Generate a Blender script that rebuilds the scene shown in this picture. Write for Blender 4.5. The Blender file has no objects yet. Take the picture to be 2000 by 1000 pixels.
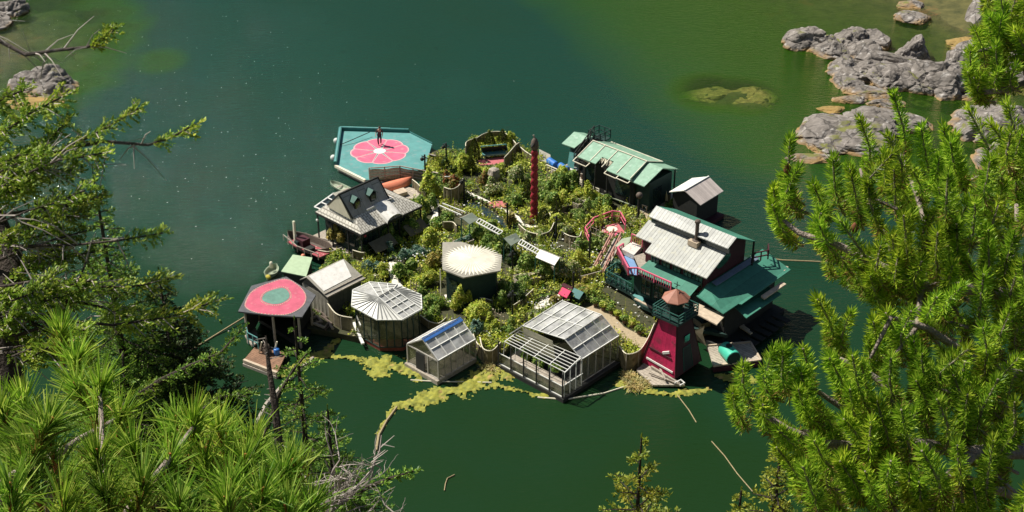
import bpy, bmesh, math, random
import numpy as np
from mathutils import Vector, noise, Matrix
R = math.radians
random.seed(7); rng = np.random.default_rng(7)
S = bpy.context.scene
C = S.collection

# ------------------------------------------------------------------ camera, light
H = 52.0; TH = R(30); F = 1000/math.tan(R(20))
cam = bpy.data.cameras.new('camera'); co = bpy.data.objects.new('camera', cam); C.objects.link(co)
co.location = (0, 0, H); co.rotation_euler = (R(60), 0, 0)
cam.sensor_width = 36; cam.angle = R(40); cam.clip_start = .1; cam.clip_end = 3000
S.camera = co
SUN_EL = R(54); sd = Vector((-.91, .42, 0)).normalized()
SD = Vector((sd.x*math.cos(SUN_EL), sd.y*math.cos(SUN_EL), math.sin(SUN_EL)))
w = bpy.data.worlds.new('World'); S.world = w; w.use_nodes = True
nt = w.node_tree; bg = nt.nodes['Background']
sk = nt.nodes.new('ShaderNodeTexSky'); sk.sky_type = 'NISHITA'; sk.sun_disc = False
sk.sun_elevation = SUN_EL; sk.sun_rotation = math.atan2(SD.x, SD.y)
nt.links.new(sk.outputs[0], bg.inputs[0]); bg.inputs[1].default_value = .05
sl = bpy.data.lights.new('sun', 'SUN'); sl.energy = 5.0; sl.angle = R(.5); sl.color = (1, .96, .87)
so = bpy.data.objects.new('sun', sl); C.objects.link(so); so.rotation_euler = SD.to_track_quat('Z', 'Y').to_euler()
S.view_settings.view_transform = 'Standard'; S.view_settings.look = 'None'
S.view_settings.exposure = .5; S.view_settings.gamma = 1
S.cycles.transparent_max_bounces = 16

# ------------------------------------------------------------------ coordinates
cs, sn = math.cos(R(43)), math.sin(R(43))
def W(p):                      # island frame (a, b, z) -> world
    a, b, z = p[0]-50, p[1]+70, p[2]
    return Vector((a*cs+b*sn, -a*sn+b*cs, z))
def G(x, y, z=0):              # where the sight line through a photo point meets height z (world)
    u_, v = (x-1000)/F, (500-y)/F
    d = (u_, math.cos(TH)+v*math.sin(TH), -math.sin(TH)+v*math.cos(TH))
    t = (z-H)/d[2]
    return Vector((d[0]*t, d[1]*t, z))
def u(x, y, z=0):              # the same, in the island frame
    g = G(x, y, z)
    return (g.x*cs-g.y*sn+50, g.x*sn+g.y*cs-70, z)
def D(x, y, t):                # a world point at depth t in front of the cliff top
    u_, v = (x-1000)/F, (500-y)/F
    return Vector((u_*t, (math.cos(TH)+v*math.sin(TH))*t, H+(-math.sin(TH)+v*math.cos(TH))*t))

# ------------------------------------------------------------------ materials
def nn(t, k, **kw):
    n = t.nodes.new(k)
    for a, b in kw.items(): setattr(n, a, b)
    return n
def M(name, col, rough=.75, var=.25, scale=2.5, bump=0, bscale=15, metal=0, spec=.35, col2=None, ts=None, alpha=1, transl=0,
      stripe=None, brick=None, stain=None):
    m = bpy.data.materials.new(name); m.use_nodes = True; t = m.node_tree; L = t.links.new
    p = t.nodes['Principled BSDF']; out = t.nodes['Material Output']
    p.inputs['Roughness'].default_value = rough; p.inputs['Metallic'].default_value = metal
    p.inputs['Specular IOR Level'].default_value = spec
    tc = nn(t, 'ShaderNodeTexCoord'); mp = nn(t, 'ShaderNodeMapping'); mp.inputs['Rotation'].default_value = (0, 0, R(43))
    L(tc.outputs['Object'], mp.inputs[0])
    no = nn(t, 'ShaderNodeTexNoise'); no.inputs['Scale'].default_value = scale; no.inputs['Detail'].default_value = 6
    no.inputs['Roughness'].default_value = .65
    L(mp.outputs[0], no.inputs['Vector'])
    cr = nn(t, 'ShaderNodeValToRGB')
    c2 = col2 or tuple(c*(1-var) for c in col); c1 = tuple(min(1, c*(1+var*.5)) for c in col) if not col2 else col
    cr.color_ramp.elements[0].position = .3; cr.color_ramp.elements[1].position = .7
    cr.color_ramp.elements[0].color = (*c2, 1); cr.color_ramp.elements[1].color = (*c1, 1)
    L(no.outputs['Fac'], cr.inputs[0]); c = cr.outputs[0]
    if brick:                  # (scale, mortar colour, w, h)
        bt = nn(t, 'ShaderNodeTexBrick'); bt.inputs['Scale'].default_value = 1
        bt.inputs['Brick Width'].default_value = brick[1]; bt.inputs['Row Height'].default_value = brick[2]
        bt.inputs['Mortar Size'].default_value = brick[3]; bt.inputs['Mortar'].default_value = (*brick[0], 1)
        bt.inputs['Bias'].default_value = 0
        m2 = nn(t, 'ShaderNodeMapping'); m2.inputs['Rotation'].default_value = (0, 0, R(brick[4]))
        L(mp.outputs[0], m2.inputs[0]); L(m2.outputs[0], bt.inputs['Vector'])
        L(c, bt.inputs['Color1'])
        mx = nn(t, 'ShaderNodeMix', data_type='RGBA', blend_type='MULTIPLY'); mx.inputs[0].default_value = 1
        L(c, mx.inputs[6]); mx.inputs[7].default_value = (.8, .8, .8, 1); L(mx.outputs[2], bt.inputs['Color2'])
        c = bt.outputs[0]
    if stripe:                 # (axis, period, width fraction, dark factor)
        sx = nn(t, 'ShaderNodeSeparateXYZ'); L(mp.outputs[0], sx.inputs[0])
        d = nn(t, 'ShaderNodeMath', operation='DIVIDE'); L(sx.outputs[stripe[0]], d.inputs[0]); d.inputs[1].default_value = stripe[1]
        fr = nn(t, 'ShaderNodeMath', operation='FRACT'); L(d.outputs[0], fr.inputs[0])
        lt = nn(t, 'ShaderNodeMath', operation='LESS_THAN'); L(fr.outputs[0], lt.inputs[0]); lt.inputs[1].default_value = stripe[2]
        fl = nn(t, 'ShaderNodeMath', operation='FLOOR'); L(d.outputs[0], fl.inputs[0])
        wn = nn(t, 'ShaderNodeTexWhiteNoise', noise_dimensions='1D'); L(fl.outputs[0], wn.inputs['W'])
        mr = nn(t, 'ShaderNodeMapRange'); L(wn.outputs['Value'], mr.inputs[0]); mr.inputs[3].default_value = .8; mr.inputs[4].default_value = 1.05
        mx = nn(t, 'ShaderNodeMix', data_type='RGBA', blend_type='MULTIPLY'); mx.inputs[0].default_value = 1
        L(c, mx.inputs[6]); L(mr.outputs[0], mx.inputs[7]); c = mx.outputs[2]
        mx = nn(t, 'ShaderNodeMix', data_type='RGBA', blend_type='MULTIPLY'); L(lt.outputs[0], mx.inputs[0])
        L(c, mx.inputs[6]); k = stripe[3]; mx.inputs[7].default_value = (k, k, k, 1); c = mx.outputs[2]
    if stain:                  # (colour, scale, threshold)
        n2 = nn(t, 'ShaderNodeTexNoise'); n2.inputs['Scale'].default_value = stain[1]; n2.inputs['Detail'].default_value = 8
        L(tc.outputs['Object'], n2.inputs['Vector'])
        r2 = nn(t, 'ShaderNodeValToRGB'); r2.color_ramp.elements[0].position = stain[2]; r2.color_ramp.elements[1].position = stain[2]+.1
        L(n2.outputs['Fac'], r2.inputs[0])
        mx = nn(t, 'ShaderNodeMix', data_type='RGBA'); L(r2.outputs[0], mx.inputs[0]); L(c, mx.inputs[6]); mx.inputs[7].default_value = (*stain[0], 1)
        c = mx.outputs[2]
    L(c, p.inputs['Base Color'])
    if bump:
        b = nn(t, 'ShaderNodeBump'); b.inputs['Strength'].default_value = bump; b.inputs['Distance'].default_value = .05
        n3 = nn(t, 'ShaderNodeTexNoise'); n3.inputs['Scale'].default_value = bscale; n3.inputs['Detail'].default_value = 5
        L(tc.outputs['Object'], n3.inputs['Vector']); L(n3.outputs['Fac'], b.inputs['Height']); L(b.outputs[0], p.inputs['Normal'])
    sh = p.outputs[0]
    if transl:
        tr = nn(t, 'ShaderNodeBsdfTranslucent'); L(c, tr.inputs[0]); mx = nn(t, 'ShaderNodeMixShader'); mx.inputs[0].default_value = transl
        L(sh, mx.inputs[1]); L(tr.outputs[0], mx.inputs[2]); sh = mx.outputs[0]
    if alpha < 1:
        tr = nn(t, 'ShaderNodeBsdfTransparent'); mx = nn(t, 'ShaderNodeMixShader'); mx.inputs[0].default_value = alpha
        L(tr.outputs[0], mx.inputs[1]); L(sh, mx.inputs[2]); sh = mx.outputs[0]
    L(sh, out.inputs[0])
    return m
def leafmat(name, c1, c2, c3=None, transl=.35, rough=.55):
    m = bpy.data.materials.new(name); m.use_nodes = True; t = m.node_tree; L = t.links.new
    p = t.nodes['Principled BSDF']; out = t.nodes['Material Output']
    p.inputs['Roughness'].default_value = rough; p.inputs['Specular IOR Level'].default_value = .3
    g = nn(t, 'ShaderNodeNewGeometry'); cr = nn(t, 'ShaderNodeValToRGB')
    cr.color_ramp.elements[0].color = (*c1, 1); cr.color_ramp.elements[1].color = (*(c3 or c2), 1)
    if c3:
        e = cr.color_ramp.elements.new(.55); e.color = (*c2, 1)
    L(g.outputs['Random Per Island'], cr.inputs[0])
    tc = nn(t, 'ShaderNodeTexCoord'); no = nn(t, 'ShaderNodeTexNoise'); no.inputs['Scale'].default_value = 1.6; no.inputs['Detail'].default_value = 3
    L(tc.outputs['Object'], no.inputs['Vector'])
    mr = nn(t, 'ShaderNodeMapRange'); L(no.outputs['Fac'], mr.inputs[0]); mr.inputs[1].default_value = .3; mr.inputs[2].default_value = .7
    mr.inputs[3].default_value = .65; mr.inputs[4].default_value = 1.25
    mx = nn(t, 'ShaderNodeMix', data_type='RGBA', blend_type='MULTIPLY'); mx.inputs[0].default_value = 1
    L(cr.outputs[0], mx.inputs[6]); L(mr.outputs[0], mx.inputs[7]); c = mx.outputs[2]
    n4 = nn(t, 'ShaderNodeTexNoise'); n4.inputs['Scale'].default_value = 3.1; n4.inputs['Detail'].default_value = 3
    mp = nn(t, 'ShaderNodeMapping'); mp.inputs['Location'].default_value = (7, 3, 5); L(tc.outputs['Object'], mp.inputs[0]); L(mp.outputs[0], n4.inputs['Vector'])
    r4 = nn(t, 'ShaderNodeMapRange'); L(n4.outputs['Fac'], r4.inputs[0]); r4.inputs[1].default_value = .45; r4.inputs[2].default_value = .68
    m4 = nn(t, 'ShaderNodeMix', data_type='RGBA', blend_type='MULTIPLY'); L(r4.outputs[0], m4.inputs[0]); L(c, m4.inputs[6]); m4.inputs[7].default_value = (1.3, 1.04, .9, 1); c = m4.outputs[2]
    L(c, p.inputs['Base Color'])
    tr = nn(t, 'ShaderNodeBsdfTranslucent'); L(c, tr.inputs[0]); ms = nn(t, 'ShaderNodeMixShader'); ms.inputs[0].default_value = transl
    L(p.outputs[0], ms.inputs[1]); L(tr.outputs[0], ms.inputs[2]); L(ms.outputs[0], out.inputs[0])
    return m

m_teal = M('teal paint', (.10, .28, .265), .65, .2, 1.2, stain=((.15, .27, .26), 2.2, .56))
m_teal_dark = M('dark teal paint', (.03, .14, .13), .6)
m_pinkp = M('pink paint', (.68, .13, .21), .6, .2, 2, stain=((.60, .22, .25), 2.5, .6))
m_white = M('white paint', (.66, .65, .60), .6, .1)
m_cream = M('cream canvas', (.72, .66, .5), .8, .12)
m_wood = M('grey weathered wood', (.36, .31, .25), .85, .4, 6, .3)
m_woodb = M('brown planks', (.27, .15, .09), .85, .35, 6, .3, stripe=(0, .18, .12, .4))
m_woodg = M('pale planks', (.45, .39, .31), .85, .35, 5, .3, stripe=(1, .22, .1, .35))
m_beige = M('beige plywood', (.50, .40, .29), .85, .3, 4)
m_dark = M('dark stained wood', (.025, .025, .022), .85, .3, 4)
m_black = M('black metal', (.02, .022, .022), .6)
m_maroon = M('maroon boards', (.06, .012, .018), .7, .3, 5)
m_dgreen = M('dark green boards', (.014, .04, .034), .7, .3, 5)
m_green = M('green rail paint', (.022, .09, .07), .6)
m_groof = M('green sheet roof', (.22, .37, .26), .6, .2, 3, stain=((.29, .42, .32), 2.5, .56))
m_groof2 = M('deep green roll roof', (.055, .22, .15), .7, .2, 3, stripe=(0, .9, .02, .6))
m_metal = M('pale standing seam roof', (.40, .40, .36), .5, .2, 3, stripe=(0, .26, .14, .4), stain=((.36, .35, .28), 3, .56))
m_metal2 = M('grey standing seam roof', (.42, .42, .385), .5, .2, 3, stripe=(0, .26, .14, .4), stain=((.34, .34, .29), 3, .58))
m_whiteroof = M('bright white sheet', (.74, .71, .65), .55, .2, 2.5, stain=((.5,.47,.42), 2.2, .62))
m_lilac = M('weathered pale roof', (.62, .53, .47), .7, .18, 4, stripe=(0, .2, .1, .8))
m_tile = M('white shingle', (.68, .64, .55), .6, .18, 4, brick=((.24, .22, .18), .34, .2, .028, 0))
m_grey = M('grey roof panel', (.42, .39, .34), .5, .22, 2.5, brick=((.2, .19, .17), .9, .7, .02, 0))
m_greyw = M('grey side cloth', (.30, .28, .23), .8, .2)
m_pane = M('cloudy roof pane', (.62, .61, .58), .2, .55, 1.3, spec=.8, alpha=.6)
m_wallpane = M('dusty glass wall', (.20, .21, .12), .25, .6, 1.2, spec=.6, alpha=.33)
m_glassd = M('dark window glass', (.02, .035, .035), .12, .2, spec=.8)
m_net = M('sun-bleached burlap', (.25, .21, .12), .9, .45, 3, .3, 30, transl=.25, stain=((.12, .10, .045), 2, .54))
m_netthin = M('thin tan net', (.27, .23, .15), .9, .25, 3, transl=.3, alpha=.72)
m_blue = M('blue tarp', (.05, .16, .45), .55, .25)
m_bluep = M('blue grey floor cover', (.17, .29, .48), .6, .12)
m_drum = M('blue plastic drum', (.04, .17, .5), .4, .15)
m_orange = M('orange hull', (.72, .23, .13), .5, .15)
m_pale = M('pale green hull', (.30, .34, .24), .6, .2)
m_red = M('red carved pole', (.30, .022, .035), .55, .3, 4)
m_crim = M('crimson boards', (.46, .014, .075), .65, .3, 2, .3, 8, stripe=(0, .3, .05, .5), stain=((.22, .02, .045), 1.6, .55))
m_copper = M('copper roof', (.33, .14, .09), .5, .25, 3)
m_tank = M('sea green tank', (.06, .45, .31), .4, .12)
m_brightg = M('bright green bin', (.03, .45, .06), .45, .1)
m_magenta = M('magenta paint', (.62, .02, .10), .6, .15)
m_soil = M('soil', (.07, .06, .03), .95, .5, 4, .5, col2=(.03, .04, .015))
m_sand = M('sandy path', (.38, .30, .19), .95, .3, 5, .3)
m_wpath = M('bleached cloth path', (.72, .66, .56), .9, .25, 4)
m_ppath = M('pink mat', (.46, .13, .14), .85, .2, 4)
m_rope = M('old rope', (.33, .26, .14), .9, .3, 8)
m_iron = M('rusty machine', (.12, .09, .07), .7, .5, 12)
m_skin = M('skin', (.45, .26, .18), .6, .1); m_cloth = M('dark clothing', (.03, .03, .045), .85, .2)
m_shirt = M('brown shirt', (.06, .035, .04), .85, .2); m_hair = M('hair', (.05, .03, .02), .8)
m_terra = M('pot', (.14, .09, .06), .85)
m_bark = M('grey bark', (.30, .24, .20), .9, .45, 20, .6, 60)
m_barkd = M('dark bark', (.06, .045, .035), .95, .5, 20, .6, 60)
m_barkp = M('dead grey twig', (.36, .31, .27), .9, .3, 20)
m_cone = M('pine cone', (.17, .06, .025), .85, .4, 60)
m_algae = M('yellow green algae', (.34, .32, .04), .8, .4, 3.2, .9, 8, col2=(.11, .13, .025), stain=((.36, .24, .08), 1.3, .6))
l_bright = leafmat('bright yellow green leaves', (.16, .25, .02), (.42, .52, .045), (.70, .72, .20))
l_mid = leafmat('mid green leaves', (.05, .14, .02), (.18, .31, .04), (.45, .54, .16))
l_dark = leafmat('dark green leaves', (.015, .035, .008), (.04, .08, .015), (.10, .15, .03))
l_olive = leafmat('olive leaves', (.12, .13, .02), (.32, .30, .06), (.50, .42, .14))
l_pale = leafmat('flowering leaves', (.07, .14, .02), (.28, .38, .09), (.80, .74, .55))
l_blue = leafmat('blue green leaves', (.03, .09, .05), (.10, .22, .15), (.30, .44, .36))
l_red = leafmat('red tinged leaves', (.06, .11, .02), (.20, .20, .04), (.34, .07, .04))
l_dry = leafmat('dry reed blades', (.25, .24, .06), (.42, .38, .15), (.62, .56, .30))
l_pine = leafmat('pine needles', (.06, .16, .01), (.26, .45, .022), (.52, .68, .07), .45, .4)
l_oldp = leafmat('ageing needles', (.07, .07, .01), (.20, .17, .03), (.36, .24, .07), .3, .5)
l_pinel = leafmat('long pine needles', (.08, .20, .015), (.23, .42, .03), (.48, .62, .11), .45, .6)
l_fir = leafmat('fir needles', (.07, .16, .012), (.24, .37, .03), (.48, .55, .10), .4, .5)
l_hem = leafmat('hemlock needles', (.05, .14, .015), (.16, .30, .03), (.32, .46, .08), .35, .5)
l_hemshade = leafmat('shaded hemlock needles', (.012, .03, .006), (.035, .07, .012), (.09, .14, .02), .2, .6)  # darker hemlock copy, shade of the mass put into its colour
l_gold = leafmat('golden hemlock needles', (.13, .19, .02), (.26, .32, .035), (.42, .45, .07), .35, .5)

# ------------------------------------------------------------------ mesh builder
def tagit(o, label=None, cat=None, group=None, kind=None):
    if label: o['label'] = label
    if cat: o['category'] = cat
    if group: o['group'] = group
    if kind: o['kind'] = kind
    return o
class MB:
    def __init__(s, isl=True): s.v = []; s.f = []; s.isl = isl
    def add(s, vs, fs):
        n = len(s.v); s.v += [tuple(p) for p in vs]; s.f += [tuple(i+n for i in f) for f in fs]; return s
    def box(s, a0, a1, b0, b1, z0, z1):
        return s.add([(a0,b0,z0),(a1,b0,z0),(a1,b1,z0),(a0,b1,z0),(a0,b0,z1),(a1,b0,z1),(a1,b1,z1),(a0,b1,z1)],
                     [(0,3,2,1),(4,5,6,7),(0,1,5,4),(1,2,6,5),(2,3,7,6),(3,0,4,7)])
    def beam(s, p, q, w=.06, h=None):
        h = h or w; p, q = Vector(p), Vector(q); d = (q-p)
        if d.length < 1e-5: return s
        d.normalize(); r = d.cross(Vector((0,0,1)))
        if r.length < .05: r = Vector((1,0,0))
        r.normalize(); t = r.cross(d); r = r*w/2; t = t*h/2
        vs = [p-r-t, p+r-t, p+r+t, p-r+t, q-r-t, q+r-t, q+r+t, q-r+t]
        return s.add(vs, [(0,3,2,1),(4,5,6,7),(0,1,5,4),(1,2,6,5),(2,3,7,6),(3,0,4,7)])
    def tube(s, pts, r, n=6, r1=None):
        pts = [Vector(p) for p in pts]; k = len(pts); rings = []
        for i, p in enumerate(pts):
            d = (pts[min(i+1,k-1)]-pts[max(i-1,0)]).normalized()
            x = d.cross(Vector((0,0,1)));
            if x.length < .05: x = d.cross(Vector((0,1,0)))
            x.normalize(); y = d.cross(x); rr = r if r1 is None else r+(r1-r)*i/max(1,k-1)
            rings.append([p+x*rr*math.cos(2*math.pi*j/n)+y*rr*math.sin(2*math.pi*j/n) for j in range(n)])
        vs = [q for g in rings for q in g]; fs = []
        for i in range(k-1):
            for j in range(n): fs.append((i*n+j, i*n+(j+1)%n, (i+1)*n+(j+1)%n, (i+1)*n+j))
        fs += [tuple(range(n))[::-1], tuple((k-1)*n+j for j in range(n))]
        return s.add(vs, fs)
    def slab(s, pts, t=.06):   # polygon thickened downwards
        n = len(pts); vs = [tuple(p) for p in pts]+[(p[0],p[1],p[2]-t) for p in pts]
        fs = [tuple(range(n)), tuple(range(2*n-1, n-1, -1))]+[(i, i+n, (i+1)%n+n, (i+1)%n) for i in range(n)]
        return s.add(vs, fs)
    def prism(s, pts, z0, z1):
        return s.slab([(p[0],p[1],z1) for p in pts], z1-z0)
    def lathe(s, c, prof, n=12, sx=1, sy=1, twist=0, lobes=0, amp=0):
        vs = []; fs = []; k = len(prof)
        for i, (r, z) in enumerate(prof):
            for j in range(n):
                th = 2*math.pi*j/n; rr = r*(1+amp*math.cos(lobes*(th-twist*z))) if lobes else r
                vs.append((c[0]+rr*sx*math.cos(th), c[1]+rr*sy*math.sin(th), c[2]+z))
        for i in range(k-1):
            for j in range(n): fs.append((i*n+j, i*n+(j+1)%n, (i+1)*n+(j+1)%n, (i+1)*n+j))
        fs += [tuple(range(n))[::-1], tuple((k-1)*n+j for j in range(n))]
        return s.add(vs, fs)
    def ball(s, c, r, sx=1, sy=1, sz=1, n=10):
        return s.lathe(c, [(max(.001, r*math.sin(math.pi*i/n)), -r*sz*math.cos(math.pi*i/n)) for i in range(n+1)], n, sx, sy)
    def curtain(s, pts, z0, z1, t=.05, fold=.03, step=.12):   # thin upright cloth along a line
        pl = []
        for p, q in zip(pts[:-1], pts[1:]):
            L = math.dist(p[:2], q[:2]); k = max(1, int(L/step))
            for i in range(k): pl.append((p[0]+(q[0]-p[0])*i/k, p[1]+(q[1]-p[1])*i/k, (q[0]-p[0])/L, (q[1]-p[1])/L))
        L = math.dist(pts[-2][:2], pts[-1][:2]); pl.append((pts[-1][0], pts[-1][1], (pts[-1][0]-pts[-2][0])/L, (pts[-1][1]-pts[-2][1])/L))
        o = len(s.v); k = len(pl)
        for i, (x, y, dx, dy) in enumerate(pl):
            zz = z1+.04*math.sin(i*.45); f = fold*math.sin(i*1.9)+fold*.6*math.sin(i*.7)
            for off, z in ((f, z0), (f*.4, (z0+zz)/2), (0, zz), (t, zz), (t+f*.4, (z0+zz)/2), (t+f, z0)):
                s.v.append((x-dy*off, y+dx*off, z))
        for i in range(k-1):
            a, b = o+i*6, o+i*6+6
            for j in range(5): s.f.append((a+j, b+j, b+j+1, a+j+1))
        return s
    def grid(s, p00, p10, p11, p01, nu, nv, w=.05, h=None, lift=0):      # frame bars over a quad
        P_ = [Vector(p)+Vector((0,0,lift)) for p in (p00, p10, p11, p01)]
        for i in range(nu+1):
            k = i/nu; s.beam(P_[0].lerp(P_[1], k), P_[3].lerp(P_[2], k), w, h)
        for i in range(nv+1):
            k = i/nv; s.beam(P_[0].lerp(P_[3], k), P_[1].lerp(P_[2], k), w*.98, h)
        return s
    def rail(s, pts, h=.9, rails=(1.,), post=.9, bal=0, w=.06, bw=.03):
        for p, q in zip(pts[:-1], pts[1:]):
            p, q = Vector(p), Vector(q); L = (q-p).length; k = max(1, round(L/post))
            for i in range(k+1):
                c = p.lerp(q, i/k); s.beam(c, c+Vector((0,0,h)), w)
            for r in rails: s.beam(p+Vector((0,0,h*r)), q+Vector((0,0,h*r)), w*1.02, w)
            if bal:
                k = int(L/bal)
                for i in range(1, k):
                    c = p.lerp(q, i/k); s.beam(c+Vector((0,0,.08)), c+Vector((0,0,h)), bw)
        return s
    def world(s): return [W(p) for p in s.v] if s.isl else [Vector(p) for p in s.v]
    def build(s, name, mat, parent=None, smooth=False):
        vs = s.world()
        if parent is not None: org = thing_loc[root_of(parent)]
        else:
            mn = min(v.z for v in vs); org = Vector((sum(v.x for v in vs)/len(vs), sum(v.y for v in vs)/len(vs), mn))
        me = bpy.data.meshes.new(name); me.from_pydata([v-org for v in vs], [], s.f); me.materials.append(mat)
        bm = bmesh.new(); bm.from_mesh(me); bmesh.ops.recalc_face_normals(bm, faces=bm.faces); bm.to_mesh(me); bm.free()
        if smooth: me.polygons.foreach_set('use_smooth', [True]*len(me.polygons))
        o = bpy.data.objects.new(name, me); C.objects.link(o)
        if parent is not None: o.parent = parent
        else: o.location = org; thing_loc[o.name] = org
        return o
thing_loc = {}
def root_of(o):
    while o.parent: o = o.parent
    return o.name
def thing(name, label, cat, p, group=None, world=False):
    o = bpy.data.objects.new(name, None); C.objects.link(o); o.empty_display_size = .3
    o.location = Vector(p) if world else W(p); thing_loc[o.name] = Vector(o.location)
    return tagit(o, label, cat, group)
def single(name, mb, mat, label, cat, group=None, smooth=False):
    return tagit(mb.build(name, mat, None, smooth), label, cat, group)
def npmesh(name, V, n, mat, parent=None, org=None, kind=None):   # V: (count*n, 3) separate n-gons, in world coordinates
    V = np.asarray(V, dtype=np.float32).reshape(-1, 3)
    if parent is not None: org = thing_loc[root_of(parent)]
    if org is None: org = Vector((float(V[:,0].mean()), float(V[:,1].mean()), float(V[:,2].min())))
    V = V-np.array(org, dtype=np.float32); k = len(V)//n
    me = bpy.data.meshes.new(name); me.vertices.add(len(V)); me.vertices.foreach_set('co', V.ravel())
    me.loops.add(len(V)); me.loops.foreach_set('vertex_index', np.arange(len(V), dtype=np.int32))
    me.polygons.add(k); me.polygons.foreach_set('loop_start', np.arange(0, k*n, n, dtype=np.int32))
    me.update(calc_edges=True); me.materials.append(mat)
    o = bpy.data.objects.new(name, me); C.objects.link(o)
    if parent is not None: o.parent = parent
    else: o.location = org; thing_loc[o.name] = Vector(org)
    return tagit(o, kind=kind)

# ------------------------------------------------------------------ setting: sea bed, water, hillside
def smooth01(t): t = np.clip(t, 0, 1); return t*t*(3-2*t)
def fnoise(x, y, s=1.0, seed=0):
    r = np.random.default_rng(seed); out = np.zeros_like(x); amp = 1
    for o in range(5):
        for k in range(3):
            a = r.uniform(0, 6.28); f_ = s*2**o*r.uniform(.8, 1.2)
            out += amp*np.sin((x*math.cos(a)+y*math.sin(a))*f_+r.uniform(0, 6.28))/3
        amp *= .55
    return out
def bed(x, y):
    n = fnoise(x, y, .22, 3)
    # right-hand shelf, shallowing towards the rocks
    s_ = (x-(19-(y-103)*.30))+n*1.6
    ys = smooth01((y-93)/14)
    h1 = np.interp(s_, [-8, -3, 4, 11, 18, 26, 34, 52], [-14, -9.5, -5.2, -3.0, -1.6, -.9, -.5, 1.6])
    h1 = -14+(h1+14)*ys
    # left-hand shallows
    d2 = np.hypot((x+52)*1.0, (y-131)*.75)+n*1.2
    h2 = np.interp(d2+fnoise(x, y, 1.1, 8)*.9, [0, 5, 10, 13.5, 18], [.1, -.5, -1.2, -4, -14])
    h = np.maximum(h1, h2)
    for (px_, py_, r_, top) in ((1395, 190, 3.0, -.7), (1455, 196, 3.0, -.55), (1425, 196, 2.4, -.7), (315, 130, 1.8, -4.4)):
        q = G(px_, py_, -.6); d = np.hypot(x-q.x, (y-q.y)*.8)/r_
        h = np.maximum(h, top-np.maximum(0, d-.5)**2*5+fnoise(x, y, 1.9, 12)*.2)
    return h+n*.12
def gridmesh(name, xs, ys, zf, mat, kind='structure', attr=None, smooth=True):
    X, Y = np.meshgrid(xs, ys); Z = zf(X, Y); nx, ny = len(xs), len(ys)
    V = np.stack([X, Y, Z], -1).reshape(-1, 3)
    i = np.arange(nx*ny).reshape(ny, nx)
    Q = np.stack([i[:-1,:-1], i[:-1,1:], i[1:,1:], i[1:,:-1]], -1).reshape(-1, 4)
    me = bpy.data.meshes.new(name); me.from_pydata(V.tolist(), [], Q.tolist()); me.materials.append(mat)
    if smooth: me.polygons.foreach_set('use_smooth', [True]*len(me.polygons))
    if attr is not None:
        a = me.attributes.new('depth', 'FLOAT', 'POINT'); a.data.foreach_set('value', attr(X, Y).ravel().astype(np.float32))
    o = bpy.data.objects.new(name, me); C.objects.link(o); return tagit(o, kind=kind)
xs = np.concatenate([np.linspace(-600, -80, 14)[:-1], np.linspace(-80, 80, 330), np.linspace(80, 600, 14)[1:]])
ys = np.concatenate([np.linspace(36, 90, 30)[:-1], np.linspace(90, 165, 210), np.linspace(165, 900, 24)[1:]])
m_bed = M('sea bed', (.13, .115, .035), .9, .5, .7, .8, 3, col2=(.04, .045, .012), stain=((.16, .085, .03), .35, .6))
gridmesh('sea_bed', xs, ys, lambda x, y: bed(x, y), m_bed)
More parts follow.
